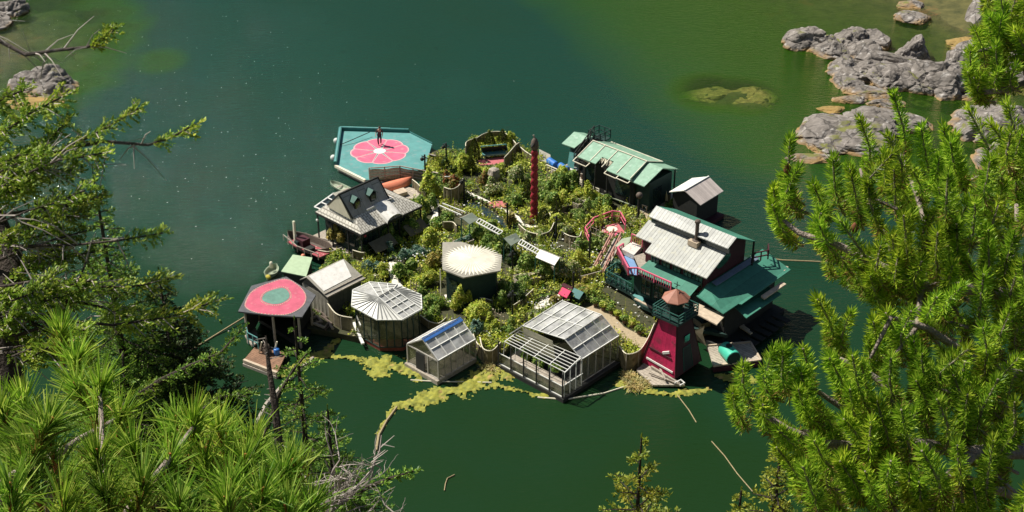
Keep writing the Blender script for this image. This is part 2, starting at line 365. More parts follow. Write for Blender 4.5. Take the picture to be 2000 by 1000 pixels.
def watermat():
    m = bpy.data.materials.new('sea water'); m.use_nodes = True; t = m.node_tree; L = t.links.new
    for n in list(t.nodes): t.nodes.remove(n)
    out = nn(t, 'ShaderNodeOutputMaterial')
    at = nn(t, 'ShaderNodeAttribute', attribute_name='depth')
    tc = nn(t, 'ShaderNodeTexCoord')
    # suspended matter hides the bottom as depth grows
    e = nn(t, 'ShaderNodeMath', operation='MULTIPLY'); L(at.outputs['Fac'], e.inputs[0]); e.inputs[1].default_value = -.42
    ex = nn(t, 'ShaderNodeMath', operation='EXPONENT'); L(e.outputs[0], ex.inputs[0])
    rgb = []
    comb = nn(t, 'ShaderNodeCombineXYZ')
    for i, k in enumerate((-.42, -.10, -.60)):
        a = nn(t, 'ShaderNodeMath', operation='MULTIPLY'); L(at.outputs['Fac'], a.inputs[0]); a.inputs[1].default_value = k
        b = nn(t, 'ShaderNodeMath', operation='EXPONENT'); L(a.outputs[0], b.inputs[0]); L(b.outputs[0], comb.inputs[i])
    tr = nn(t, 'ShaderNodeBsdfTransparent'); L(comb.outputs[0], tr.inputs[0])
    # colour of the water itself: greener over the shelf and near the cliff, teal in the open
    dn = nn(t, 'ShaderNodeTexNoise'); dn.inputs['Scale'].default_value = .06; dn.inputs['Detail'].default_value = 3
    L(tc.outputs['Object'], dn.inputs['Vector'])
    r1 = nn(t, 'ShaderNodeMapRange'); L(at.outputs['Fac'], r1.inputs[0]); r1.inputs[1].default_value = 2; r1.inputs[2].default_value = 11
    mx = nn(t, 'ShaderNodeMix', data_type='RGBA'); L(r1.outputs[0], mx.inputs[0]); mx.inputs[6].default_value = (.026, .080, .003, 1)
    sx = nn(t, 'ShaderNodeSeparateXYZ'); L(tc.outputs['Object'], sx.inputs[0])
    r2 = nn(t, 'ShaderNodeMapRange'); L(sx.outputs[1], r2.inputs[0]); r2.inputs[1].default_value = 64; r2.inputs[2].default_value = 110
    ad = nn(t, 'ShaderNodeMath', operation='ADD'); L(r2.outputs[0], ad.inputs[0])
    dm = nn(t, 'ShaderNodeMapRange'); L(dn.outputs['Fac'], dm.inputs[0]); dm.inputs[3].default_value = -.35; dm.inputs[4].default_value = .35
    L(dm.outputs[0], ad.inputs[1])
    m3 = nn(t, 'ShaderNodeMix', data_type='RGBA'); L(ad.outputs[0], m3.inputs[0])
    m3.inputs[6].default_value = (.009, .030, .007, 1); m3.inputs[7].default_value = (.006, .040, .0275, 1)
    L(m3.outputs[2], mx.inputs[7])
    df = nn(t, 'ShaderNodeBsdfDiffuse'); L(mx.outputs[2], df.inputs[0])
    body = nn(t, 'ShaderNodeMixShader'); L(ex.outputs[0], body.inputs[0]); L(df.outputs[0], body.inputs[1]); L(tr.outputs[0], body.inputs[2])
    gl = nn(t, 'ShaderNodeBsdfGlossy'); gl.inputs['Roughness'].default_value = .06
    # ripples
    w1 = nn(t, 'ShaderNodeTexNoise'); w1.inputs['Scale'].default_value = 1.7; w1.inputs['Detail'].default_value = 6; w1.inputs['Roughness'].default_value = .62
    mp = nn(t, 'ShaderNodeMapping'); mp.inputs['Scale'].default_value = (.7, 1.8, 1); mp.inputs['Rotation'].default_value = (0, 0, R(-12))
    L(tc.outputs['Object'], mp.inputs[0]); L(mp.outputs[0], w1.inputs['Vector'])
    bp = nn(t, 'ShaderNodeBump'); bp.inputs['Strength'].default_value = .55; bp.inputs['Distance'].default_value = .42
    r3 = nn(t, 'ShaderNodeMapRange'); L(sx.outputs[1], r3.inputs[0]); r3.inputs[1].default_value = 72; r3.inputs[2].default_value = 92
    r3.inputs[3].default_value = .28; r3.inputs[4].default_value = .55
    L(r3.outputs[0], bp.inputs['Strength'])
    L(w1.outputs['Fac'], bp.inputs['Height']); L(bp.outputs[0], gl.inputs['Normal'])
    fr = nn(t, 'ShaderNodeFresnel'); fr.inputs[0].default_value = 1.33; L(bp.outputs[0], fr.inputs['Normal'])
    f2 = nn(t, 'ShaderNodeMixShader'); L(fr.outputs[0], f2.inputs[0]); L(body.outputs[0], f2.inputs[1]); L(gl.outputs[0], f2.inputs[2])
    L(f2.outputs[0], out.inputs[0]); return m
gridmesh('water', xs, ys, lambda x, y: x*0, watermat(), attr=lambda x, y: np.maximum(0, -bed(x, y)))
def hill(x, y):
    z = np.where(y < .4, 50.2-.0*y, 50.2-1.32*(y-.4))
    z = np.where(y < -3, 50.2+(-3-y)*.35, z)
    return np.maximum(z+fnoise(x, y, .5, 9)*.25*(1+np.clip(y, 0, 10)*.15), -4)
def far(x, y):
    k = np.interp(x, [-600, -160, -40, 60, 600], [110, 130, 160, 200, 230]); return np.clip((y-250)/230, -.1, 1)*k+fnoise(x, y, .03, 14)*8*smooth01((y-250)/80)-2
gridmesh('sky_blocker_hill', np.linspace(-700, 700, 90), np.linspace(235, 620, 50), far, M('sky blocker green', (.035, .06, .02), .95, .5, .12, col2=(.012, .025, .01)))  # unseen ridge added to cut bright sky out of the water reflections
m_hill = M('mossy hillside', (.10, .09, .045), .95, .5, 1.2, .6, 6, col2=(.045, .06, .02))
gridmesh('hillside', np.linspace(-90, 90, 120), np.linspace(-60, 46, 110), hill, m_hill)

# ------------------------------------------------------------------ floating island ground
gp = [u(*p, .4) for p in ((838,300),(868,288),(905,296),(930,268),(985,262),(1030,290),(1070,318),(1240,398),(1300,415),(1310,440),(1262,480),(1205,530),(1215,560),(1290,625),(1272,680),(1215,706),(1150,690),(1000,668),(985,690),(935,688),(900,660),(870,640),(800,660),(700,660),(655,650),(600,640),(600,580),(640,500),(700,492),(640,440),(700,400),(780,400),(830,380),(826,330))]
o = MB().prism(gp, -.5, .42).build('garden_ground', m_soil); tagit(o, kind='structure')
def strip(pts, w, z):         # flat path ribbon in the island frame
    mb = MB(); P_ = [Vector(u(x, y, z)) for x, y in pts]; n = len(P_); L_ = []; R_ = []
    for i, p in enumerate(P_):
        d = (P_[min(i+1, n-1)]-P_[max(0, i-1)]).normalized(); s = Vector((-d.y, d.x, 0)); ww = w*(1+.3*math.sin(i*2.3))
        L_.append(p+s*ww/2); R_.append(p-s*ww/2)
    for i in range(n-1): mb.add([L_[i], L_[i+1], R_[i+1], R_[i]], [(0,1,2,3)])
    return mb
paths = MB(); k = 0
for pts, w_ in (([(852,388),(848,400),(852,418),(842,440)], .55), ([(768,512),(762,522),(766,536),(774,552),(780,560)], .55),
                ([(748,505),(772,500),(790,506)], .5), ([(905,372),(930,384),(962,398),(985,412),(1010,424),(1020,438),(1035,442),(1062,440)], .35),
                ([(1068,415),(1078,432),(1072,440)], .4), ([(985,410),(1010,416)], .4),
                ([(1040,612),(1062,594),(1090,580),(1110,572)], .7), ([(1140,560),(1165,535),(1185,505),(1196,480)], .4),
                ([(828,462),(836,474)], .7), ([(872,575),(882,592)], .35), ([(1000,580),(1035,568)], .5)):
    m_ = strip(pts, w_, .45+.004*k); k += 1; paths.add(m_.v, m_.f)
tagit(paths.build('white_path', m_wpath), kind='structure')
pp = MB()
for pts, w_ in (([(955,400),(990,398)], .9), ([(936,318),(970,314),(1000,308)], 1.0), ([(1175,452),(1215,446)], 1.5)):
    m_ = strip(pts, w_, .50); pp.add(m_.v, m_.f)
tagit(pp.build('pink_path', m_ppath), kind='structure')
sp = strip([(1150,600),(1180,618),(1210,642),(1235,660),(1262,672)], 1.1, .44)
tagit(sp.build('sandy_path', m_sand), kind='structure')
dk = strip([(915,396),(945,412),(975,430),(1000,446)], .75, .47); tagit(dk.build('dark_strip', m_glassd), kind='structure')  # flat dark glossy strip beside the white edging

# ------------------------------------------------------------------ dance floor float
t = thing('dance_floor', 'large teal many-sided floating deck painted with a pink flower', 'floating deck', (-31, .5, 0))
DF = [u(x, y, .6) for x, y in ((665,254),(798,258),(844,281),(829,330),(724,351),(713,351),(655,322))]
MB().slab(DF, .22).build('deck', m_teal, t)
in_ = [(p[0]*.96-31*.04, p[1]*.96+.5*.04, .38) for p in DF]
MB().slab(in_, .6).build('float_frame', m_wood, t)
k = MB()
def zz(p, z): return (p[0], p[1], z)
k.beam(zz(DF[6], .75), zz(DF[0], .75), .28, .3); k.beam(zz(DF[0], .75), zz(DF[1], .75), .26, .3)
k.beam(zz(DF[1], .66), zz(DF[2], .66), .1, .1)
k.build('kerb_beam', m_teal_dark, t)
k = MB(); k.beam(zz(DF[6], .91), zz(DF[0], .91), .12, .05); k.beam(zz(DF[0], .91), zz(u(762,257,.6), .91), .14, .05); k.build('kerb_cap', m_teal, t)
MB().beam(zz(DF[6], .5), zz(DF[5], .5), .2, .22).build('edge_plank', m_cream, t)
fc = u(741.5, 295, .61); pet = MB(); pw = MB(); pin = MB()
for i in range(8):
    a0 = 2*math.pi*i/8+.16
    def lobe(r0, r1, da, z):
        out = [(fc[0]+r0*math.cos(a0), fc[1]+r0*math.sin(a0), z)]
        for j in range(9):
            q = -1+2*j/8; r_ = r1*(1-.08*abs(q)**2.2); a = a0+q*da
            out.append((fc[0]+r_*math.cos(a), fc[1]+r_*math.sin(a), z))
        return out
    pw.slab(lobe(.2, 2.47, math.pi/8, .606), .003); pet.slab(lobe(.3, 2.36, math.pi/8-.03, .611), .003)
pw.build('petal_outline', M('pale pink paint', (.74, .34, .36), .6, .1), t); pet.build('flower_petals', m_pinkp, t)
MB().lathe(fc, [(.52, .004), (.52, .007)], 24).build('flower_centre', m_white, t)
for (x, y) in ((657,275),(651,308)):
    single('buoy', MB().ball(u(x, y, .15), .26), m_white, {275:'white round buoy at the far left edge of the teal deck', 308:'white round buoy at the near left edge of the teal deck'}[y], 'buoy', 'white buoys beside the teal deck', True)
single('dark_line', MB().tube([u(664,283,.72), u(690,272,.9), u(722,258,1.0)], .035, 5), m_dark, 'thin dark line stretched across the far left corner of the teal deck', 'rope')  # thin dark tube laid over the deck corner
t = thing('slatted_fence', 'low brown slatted fence along the near edge of the teal deck', 'fence', u(780,330,.5))
fa, fb, fd = u(722,352,.5), u(782,348,.5), u(833,358,.5)
MB().rail([fa, fb, fd], 1.1, (.3,.55,.8,1.), 1.3, 0, .07).build('rail_frame', m_wood, t)
MB().curtain([fa, fb, fd], .52, 1.45, .02, .01).build('netting', m_netthin, t)
tn = thing('triangular_net', 'grey triangular net screen at the right tip of the teal deck', 'net screen', u(853,300,.5))
q0, q1, q2 = u(836,300,.5), u(872,306,.5), u(851,304,1.9)
MB().add([q0, q1, q2, (q0[0]+.3,q0[1]+.3,.5)], [(0,1,2),(0,2,3)]).build('netting', m_netthin, tn)
MB().beam(q0, q2, .06).beam(q1, q2, .06).build('frame', m_wood, tn)

# person standing on the dance floor
def skinobj(name, pts, edges, rad, mat, parent, sub=2):
    org = thing_loc[root_of(parent)]
    me = bpy.data.meshes.new(name); me.from_pydata([Vector(p) for p in pts], edges, []); me.materials.append(mat)
    o = bpy.data.objects.new(name, me); C.objects.link(o); o.parent = parent
    o.modifiers.new('skin', 'SKIN'); me.skin_vertices.new() if not me.skin_vertices else None
    for i, r in enumerate(rad): me.skin_vertices[0].data[i].radius = (r, r)
    me.skin_vertices[0].data[0].use_root = True
    s_ = o.modifiers.new('sub', 'SUBSURF'); s_.levels = sub; s_.render_levels = sub; return o
pt = thing('person', 'person in dark clothes mid-step on the pink painted flower', 'person', G(742, 283.5, .62), world=True)
SK = [(0,0,.93),(0,0,1.12),(.02,0,1.36),(.03,-.01,1.50),(.05,-.04,1.60),(.05,-.05,1.70),
      (-.09,0,.90),(-.13,-.10,.49),(-.10,-.02,.07),(-.10,-.16,.03),(.09,0,.90),(.10,.10,.48),(.07,.22,.08),(.07,.10,.03),
      (-.17,0,1.42),(-.27,-.04,1.15),(-.30,-.22,.98),(-.30,-.30,.93),(.20,0,1.42),(.28,.05,1.15),(.26,-.08,.92),(.26,-.13,.84)]
SE = [(0,1),(1,2),(2,3),(3,4),(4,5),(0,6),(6,7),(7,8),(8,9),(0,10),(10,11),(11,12),(12,13),(2,14),(14,15),(15,16),(16,17),(2,18),(18,19),(19,20),(20,21)]
SR = [.14,.13,.13,.055,.085,.09,.09,.06,.04,.035,.09,.06,.04,.035,.06,.042,.032,.03,.06,.042,.032,.03]
skinobj('body', SK, SE, SR, m_skin, pt)
skinobj('trousers', [SK[i] for i in (0,6,7,8,10,11,12)], [(0,1),(1,2),(2,3),(0,4),(4,5),(5,6)], [.155,.105,.078,.06,.105,.078,.06], m_cloth, pt)
skinobj('shirt', [SK[i] for i in (1,0,2,14,15,18,19)], [(0,1),(0,2),(2,3),(3,4),(2,5),(5,6)], [.15,.15,.15,.08,.06,.08,.06], m_shirt, pt)
hb = MB(False); g_ = thing_loc[pt.name]; hb.ball(g_+Vector((.05,-.03,1.68)), .105, 1, 1.05, 1, 10); hb.build('hair', m_hair, pt, True)

# ------------------------------------------------------------------ boats
def hull(mb, c, L, wd, h, ang, z, inner=True):
    cx, cy = c; ca, sa = math.cos(ang), math.sin(ang); n = 13; rings = []
    for i in range(n):
        t_ = i/(n-1)*2-1; hw = wd/2*(1-abs(t_)**2.6)+.015; sh = h*(1+.35*t_*t_)
        pr = [(-hw, sh), (-hw*.85, sh*.45), (-hw*.35, .06), (hw*.35, .06), (hw*.85, sh*.45), (hw, sh)]
        if inner: pr += [(hw*.86, sh), (hw*.7, sh*.5), (hw*.3, .12), (-hw*.3, .12), (-hw*.7, sh*.5), (-hw*.86, sh)]
        rings.append([(cx+t_*L/2*ca-y*sa, cy+t_*L/2*sa+y*ca, z+zq) for y, zq in pr])
    m_ = len(rings[0]); vs = [q for r in rings for q in r]; fs = []
    for i in range(n-1):
        for j in range(m_): fs.append((i*m_+j, i*m_+(j+1)%m_, (i+1)*m_+(j+1)%m_, (i+1)*m_+j))
    fs += [tuple(range(m_))[::-1], tuple((n-1)*m_+j for j in range(m_))]
    return mb.add(vs, fs)
t = thing('rowing_boat', 'pale green open rowing boat moored beside the teal deck', 'boat', G(668,362), world=True)
p0, p1 = u(645,354,.3), u(694,378,.3); ang = math.atan2(p1[1]-p0[1], p1[0]-p0[0])
MB_ = hull(MB(), ((p0[0]+p1[0])/2, (p0[1]+p1[1])/2), math.dist(p0, p1), .85, .38, ang, -.08); MB_.build('hull', m_pale, t)
b = MB()
for k in (.35, .6, .8):
    c_ = Vector(p0).lerp(Vector(p1), k); d_ = Vector((-math.sin(ang), math.cos(ang), 0))*.32; c_.z = .22; b.beam(c_-d_, c_+d_, .16, .03)
b.build('seat', m_wood, t)
t = thing('overturned_boat', 'long orange kayak-like hull lying by the brown slatted fence', 'boat', G(772,362,.4), world=True)
p0, p1 = u(736,372,.5), u(804,354,.5); ang = math.atan2(p1[1]-p0[1], p1[0]-p0[0])
mb = hull(MB(), ((p0[0]+p1[0])/2, (p0[1]+p1[1])/2), math.dist(p0, p1), 1.05, -.42, ang, .85, False); mb.build('hull', m_orange, t, True)
MB().beam((p0[0]+.3*math.cos(ang), p0[1]+.3*math.sin(ang), .86), (p1[0]-.3*math.cos(ang), p1[1]-.3*math.sin(ang), .86), .05, .06).build('keel', m_maroon, t)
single('jetty', MB().slab([u(672,372,.35),u(735,352,.35),u(800,366,.35),u(835,372,.35),u(800,395,.35),u(720,400,.35)], .25), m_woodg, 'pale plank jetty under the orange hull', 'jetty')
single('plank_box', MB().slab([u(768,372,.7),u(788,366,.7),u(796,374,.7),u(776,380,.7)], .3), m_beige, 'flat beige wooden box in front of the orange hull', 'box')

# ------------------------------------------------------------------ gallery house (A-frame on tiled hip roof)
t = thing('gallery_house', 'house with a wide white shingled roof and a steep grey A-frame top', 'house', (-21, -9.5, 0))
a0, a1, b0, b1 = -23.5, -18.4, -12.6, -6.5
A1 = (-22.6, -19.7); B1 = (-12.1, -8.0)
r = MB()
e = [(a0,b0,2.6),(a1,b0,2.6),(a1,b1,2.6),(a0,b1,2.6)]; i_ = [(A1[0],B1[0]+.1,3.45),(A1[1],B1[0]+.1,3.45),(A1[1],B1[1],3.45),(A1[0],B1[1],3.45)]
rf_front = MB().slab([e[0], e[1], i_[1], i_[0]], .08).slab([e[1], e[2], i_[2], i_[1]], .08).slab([e[2], e[3], i_[3], i_[2]], .08).slab([e[3], e[0], i_[0], i_[3]], .08)
roof_ = rf_front.build('roof', m_tile, t)
fz = MB()
for p, q in zip(e, e[1:]+e[:1]): fz.beam(zz(p, 2.53), zz(q, 2.53), .07, .16)
fz.build('fascia', m_dark, roof_)
af = MB(); rl, rr = (-20.75, -12.5, 5.0), (-20.75, -8.7, 5.0)
af.slab([rl, (-19.6,-12.3,3.35), (-19.6,-8.6,3.35), rr], .08).slab([rr, (-22.5,-8.6,3.4), (-22.5,-12.2,3.4), rl], .08)
af.build('steep_roof', m_grey, t)
MB().add([(-20.75,-12.5,4.9),(-22.4,-12.3,3.3),(-19.7,-12.4,3.28),(-20.75,-12.42,4.9),(-22.4,-12.22,3.3),(-19.7,-12.32,3.28)], [(0,1,2),(5,4,3),(0,3,4,1),(1,4,5,2),(2,5,3,0)]).build('gable', m_cream, t)
k = MB().beam(rl, (-22.5,-12.2,3.4), .09).beam(rl, (-19.6,-12.3,3.35), .09).beam(rl, rr, .12).beam((-19.6,-8.6,3.36), rr, .08).beam((-20.75,-12.3,4.9), (-20.75,-12.3,3.5), .07)
k.build('ridge_beam', m_dark, t)
for bb in (-11.5, -9.95):
    d = MB().box(-20.6, -19.92, bb-.28, bb+.28, 3.7, 4.42); dd = d.build('dormer', m_dark, t)
    MB().slab([(-20.65,bb,4.72),(-19.85,bb,4.72),(-19.85,bb-.42,4.38),(-20.7,bb-.42,4.38)], .05).slab([(-20.65,bb,4.72),(-20.7,bb+.42,4.38),(-19.85,bb+.42,4.38),(-19.85,bb,4.72)], .05).build('dormer_roof', m_green, dd)
    MB().box(-19.92, -19.9, bb-.2, bb+.2, 3.8, 4.3).build('window', m_glassd, dd)
# arched entrance roof
ar = MB(); n = 7; c0, hw = -9.4, .78; prev = None
vs = []
for i in range(n+1):
    th_ = math.pi*i/n; vs.append((c0-hw*math.cos(th_), .42*math.sin(th_)))
for (y0, z0), (y1, z1) in zip(vs[:-1], vs[1:]): ar.slab([(-19.75,y0,3.42+z0*.5),(-18.25,y0,2.62+z0),(-18.25,y1,2.62+z1),(-19.75,y1,3.42+z1*.5)][::-1], .05)
ar.build('arched_porch', m_whiteroof, t)
MB().box(-19.95, -19.62, -10.9, -8.3, 3.2, 3.55).build('roof_box', m_whiteroof, t)
MB().box(a0+.5, a1-.45, b0+.45, b1-.5, .35, 2.5).build('wall', m_dgreen, t)
g = MB()
for i in range(5):
    x = a0+.6+i*.85; g.box(x, x+.72, b0+.42, b0+.45, .9, 2.3)
for i in range(6):
    y = b0+.55+i*.85; g.box(a1-.45, a1-.42, y, y+.72, .9, 2.3)
g.build('window', m_glassd, t)
for (x, y) in [(a0+.1,b0+.1),(-21.8,b0+.1),(-20,b0+.1),(a1-.12,b0+.1),(a1-.1,-10.8),(a1-.1,-9.9),(a1-.1,-8.8),(a1-.1,b1-.1)]:
    MB().beam((x,y,.3), (x,y,2.52), .09).build('post', m_dark, t)
MB().slab([(-24.1,-13.0,.35),(-18.0,-13.0,.35),(-18.0,-6.3,.35),(-24.1,-6.3,.35)], .35).build('deck', m_wood, t)
MB().slab([(-18.35,-12.0,1.7),(-17.5,-12.0,1.15),(-17.5,-9.9,1.15),(-18.35,-9.9,1.7)], .04).slab([(-18.35,-8.6,1.7),(-17.5,-8.6,1.15),(-17.5,-6.7,1.15),(-18.35,-6.7,1.7)], .04).build('awning', m_netthin, t)
sr = MB().slab([u(612,404,2.5),u(640,385,2.5),u(652,377,2.5),u(680,386,2.5),u(640,415,2.5)], .05)
cf = MB().grid(u(614,404,2.62),u(652,377,2.62),u(668,386,2.62),u(636,412,2.62), 3, 1, .1, .05)
sr.build('lean_to_roof', m_glassd, t); cf.build('lean_to_frame', m_white, t)
MB().slab([u(649,378,2.75),u(668,371,2.75),u(684,378,2.75),u(664,388,2.75)], .05).build('flat_roof', m_greyw, t)
single('lantern', MB().ball(u(713,461,2.4), .1), m_red, 'small red lantern hanging at the near corner of the shingled roof', 'lantern', 'red lanterns on the shingled house')
single('lantern', MB().ball(u(821,407,2.4), .1), m_red, 'small red lantern hanging at the right corner of the shingled roof', 'lantern', 'red lanterns on the shingled house')
single('fender', MB().ball(u(620,430,1.9), .12), m_white, 'small white fender at the water side corner of the shingled house', 'fender')

# ------------------------------------------------------------------ white-topped shed
t = thing('long_shed', 'long grey shed with a bright white sheet over its sloping roof', 'shed', (-15.3,-17.8,0))
MB().box(-16.3, -14.45, -19.2, -16.2, .3, 2.05).build('wall', M('grey shed boards', (.12, .12, .11), .85, .3, 4, stripe=(1, .3, .06, .5)), t)
rf = MB().slab([(-16.35,-19.4,2.85),(-14.2,-19.4,2.12),(-14.2,-16.0,2.12),(-16.35,-16.0,2.85)], .05).slab([(-16.35,-19.4,2.85),(-16.35,-16.0,2.85),(-17.1,-16.0,2.35),(-17.1,-19.4,2.35)], .05).build('roof', m_greyw, t)
MB().slab([(-16.3,-19.2,2.865),(-14.75,-19.25,2.34),(-14.8,-16.7,2.355),(-16.3,-16.1,2.865)], .012).build('white_sheet', m_whiteroof, rf)
MB().beam((-14.2,-19.4,2.16),(-14.2,-16.0,2.16), .08).beam((-14.5,-19.4,2.27),(-14.5,-16.0,2.27), .06).build('batten', m_wood, rf)
MB().slab([(-16.35,-19.25,2.8),(-17.0,-19.25,2.1),(-17.0,-19.25,.4),(-14.3,-19.25,.4),(-14.3,-19.25,2.1)], .02).curtain([(-17.0,-19.28,0),(-14.3,-19.3,0)], .3, 2.05, .02, .02).build('end_cloth', m_greyw, t)

# ------------------------------------------------------------------ many-sided greenhouse
t = thing('octagonal_greenhouse', 'many-sided glass greenhouse with a fan-ribbed white roof', 'greenhouse', (-10.4,-17.6,0))
O8 = [(-13.07,-18.1),(-11.6,-19.5),(-9.1,-19.5),(-7.9,-18.35),(-7.93,-16.6),(-9.24,-15.4),(-11.4,-15.6),(-13.01,-16.7)]
f0, f1 = (-10.15,-18.35,3.35), (-10.2,-17.0,3.35)
V8 = [(x, y, 2.6) for x, y in O8]
rw = MB()
for tri in ((V8[0],V8[1],f0),(V8[1],V8[2],f0),(V8[2],V8[3],f0),(V8[4],V8[5],f1),(V8[5],V8[6],f1)): rw.slab(list(tri), .04)
r_ = rw.build('roof', M('white ribbed sheet', (.62, .61, .56), .4, .2, 3), t)
rb = MB()
for i_, j_, f_ in ((0,1,f0),(1,2,f0),(2,3,f0),(4,5,f1),(5,6,f1)):
    n_ = 5
    for k in range(n_):
        p = Vector(V8[i_]).lerp(Vector(V8[j_]), k/n_); rb.beam(p+Vector((0,0,.03)), Vector(f_)+Vector((0,0,.03)), .06, .03)
rb.build('roof_rib', M('grey roof rib', (.26,.26,.24), .5), r_)
MB().slab([V8[3],V8[4],f1,f0], .03).slab([V8[6],V8[7],f0,f1], .03).slab([V8[7],V8[0],f0], .03).build('roof_pane', m_pane, t)
fr = MB().grid(V8[3],V8[4],f1,f0, 3, 4, .06, .06, .04).grid(V8[6],V8[7],f0,f1, 3, 3, .06, .06, .04).beam(f0, f1, .1)
fr.beam(Vector(V8[7])+Vector((0,0,.03)), Vector(f0)+Vector((0,0,.03)), .06)
for p, q in zip(V8, V8[1:]+V8[:1]): fr.beam(p, q, .07)
fr.build('roof_frame', m_white, t)
c8 = (-10.4,-17.4); w8 = [(x+(c8[0]-x)*.1, y+(c8[1]-y)*.1) for x, y in O8]; wl = MB(); wf = MB()
for (x0, y0), (x1, y1) in zip(w8, w8[1:]+w8[:1]):
    wl.slab([(x0,y0,2.55),(x1,y1,2.55),(x1,y1,.3),(x0,y0,.3)], .02)
    wf.grid((x0,y0,.3),(x1,y1,.3),(x1,y1,2.55),(x0,y0,2.55), 3, 1, .07, .05)
wl.build('wall_pane', m_wallpane, t); wf.build('wall_frame', m_dgreen, t)
MB().prism(w8, -.1, .3).build('float_base', M('rust red float', (.20,.05,.03), .8, .4, 5), t)
MB().beam((-12.6,-18.6,.42),(-10.2,-19.9,.42), .2, .12).build('white_board', m_white, t)
MB().beam((-11.9,-18.9,1.4),(-10.8,-19.5,1.4), .06, .12).build('window_sill', m_white, t)

# ------------------------------------------------------------------ small greenhouse
t = thing('gabled_greenhouse', 'small gabled glass greenhouse with blue tarp along its ridge', 'greenhouse', (-5.1,-17.4,0))
g0, g1, gr, h0, h1, hm = -6.6, -3.75, -5.1, -19.2, -15.85, 2.75
MB().slab([(gr,h0,hm),(g1,h0,1.72),(g1,h1,1.72),(gr,h1,hm)], .02).slab([(gr,h1,hm),(g0,h1,1.72),(g0,h0,1.72),(gr,h0,hm)], .02).build('roof_pane', m_pane, t)
MB().grid((gr,h0,hm),(gr,h1,hm),(g1,h1,1.72),(g1,h0,1.72), 4, 2, .07, .04, .03).grid((gr,h0,hm),(gr,h1,hm),(g0,h1,1.72),(g0,h0,1.72), 4, 2, .06, .04, .03).build('roof_frame', m_white, t)
MB().slab([(gr-.05,h0-.05,hm+.08),(gr+.22,h0-.05,hm-.08),(gr+.22,h1+.05,hm-.08),(gr-.05,h1+.05,hm+.08)], .03).build('ridge_tarp', m_blue, t)
wl = MB().slab([(g0,h0,.3),(g1,h0,.3),(g1,h0,1.7),(gr,h0,hm-.05),(g0,h0,1.7)], .02)
wl.box(g1-.03, g1, h0, h1, .3, 1.68).box(g0, g0+.03, h0, h1, .3, 1.68).box(g0, g1, h1-.03, h1, .3, 1.68)
wl = MB().box(g0, g1, h0, h0+.03, .3, 1.68).box(g1-.03, g1, h0+.04, h1-.04, .3, 1.68).box(g0, g0+.03, h0+.04, h1-.04, .3, 1.68).box(g0, g1, h1-.03, h1, .3, 1.68)
wl.add([(g0,h0,1.7),(g1,h0,1.7),(gr,h0,hm-.05)], [(0,1,2)]).build('wall_pane', m_wallpane, t)
MB().grid((g0,h0-.02,.3),(g1,h0-.02,.3),(g1,h0-.02,1.7),(g0,h0-.02,1.7), 3, 1, .08).grid((g1+.02,h0,.3),(g1+.02,h1,.3),(g1+.02,h1,1.7),(g1+.02,h0,1.7), 6, 1, .05).beam((g0,h0-.03,1.72),(gr,h0-.03,hm),.07).beam((g1,h0-.03,1.72),(gr,h0-.03,hm),.07).build('wall_frame', m_grey, t)
MB().box(-5.75, -4.95, h0-.1, h0-.05, .3, 1.6).build('door', m_dark, t)
MB().box(g0-.1, g1+.1, h0-.25, h1, -.1, .3).build('float_base', m_wood, t)

# ------------------------------------------------------------------ big greenhouse
t = thing('large_greenhouse', 'large glass greenhouse with an open slatted frame bay in front', 'greenhouse', (1,-12.5,0))
top = [(-1.1,-14.2,3.15),(1.9,-13.55,3.15),(1.9,-9.95,3.3),(-1.1,-10.4,3.3)]
rt = [(1.9,-13.55,3.15),(3.15,-13.35,2.1),(3.15,-9.65,2.1),(1.9,-9.95,3.3)]
lt_ = [(-1.1,-10.4,3.3),(-2.0,-10.6,2.3),(-2.0,-14.5,2.2),(-1.1,-14.2,3.15)]
MB().slab(top, .02).slab(rt, .02).slab(lt_, .02).build('roof_pane', m_pane, t)
MB().grid(*top, 5, 2, .06, .04, .03).grid(*rt, 2, 4, .06, .04, .03).grid(*lt_, 1, 5, .05, .04, .03).build('roof_frame', m_white, t)
wl = MB().box(3.1, 3.13, -13.4, -9.7, .3, 2.08).box(-1.98, -1.95, -14.4, -10.6, .3, 2.2).box(-1.9, 3.1, -9.75, -9.72, .3, 2.1)
wl.slab([(-2.0,-15.3,1.35),(-1.6,-15.3,1.35),(3.3,-15.3,1.35),(3.3,-15.3,.3),(-2.0,-15.3,.3)], .02)
wl = MB().box(3.1, 3.13, -13.4, -9.7, .3, 2.08).box(-1.98, -1.95, -14.4, -10.6, .3, 2.2).box(-1.9, 3.05, -9.75, -9.72, .3, 2.1).box(-2.2, 3.35, -15.3, -15.27, .3, 1.15).box(3.33, 3.36, -15.25, -13.45, .3, 1.15)
wl.build('wall_pane', m_wallpane, t)
wf = MB().grid((3.15,-13.4,.3),(3.15,-9.7,.3),(3.15,-9.7,2.1),(3.15,-13.4,2.1), 5, 1, .055, .05)
wf.build('side_frame', m_grey, t)
ff = MB().grid((-1.75,-15.2,2.15),(3.35,-15.15,2.15),(3.2,-13.5,2.42),(-1.6,-13.95,2.45), 4, 6, .04, .035)
ff.beam((-2.2,-15.32,1.15),(3.36,-15.32,1.15),.05).beam((-2.2,-15.32,.34),(3.36,-15.32,.34),.06)
for i in range(6):
    x = -1.75+i*1.0; ff.beam((x,-15.3,1.2), (x,-15.22,2.15), .02)
for i in range(4): ff.beam((3.36,-15.2+i*.55,.3), (3.36,-15.2+i*.55,2.15+.09*i), .04)
ff.beam((3.36,-15.2,1.2),(3.36,-13.45,1.2),.05).beam((3.36,-15.2,2.15),(3.2,-13.45,2.3),.06)
ff.build('open_frame', m_white, t)
for i in range(6):
    x = -2.15+i*1.1; MB().beam((x,-15.36,.2),(x,-15.36,2.1),.07).build('corner_post', m_dark, t)
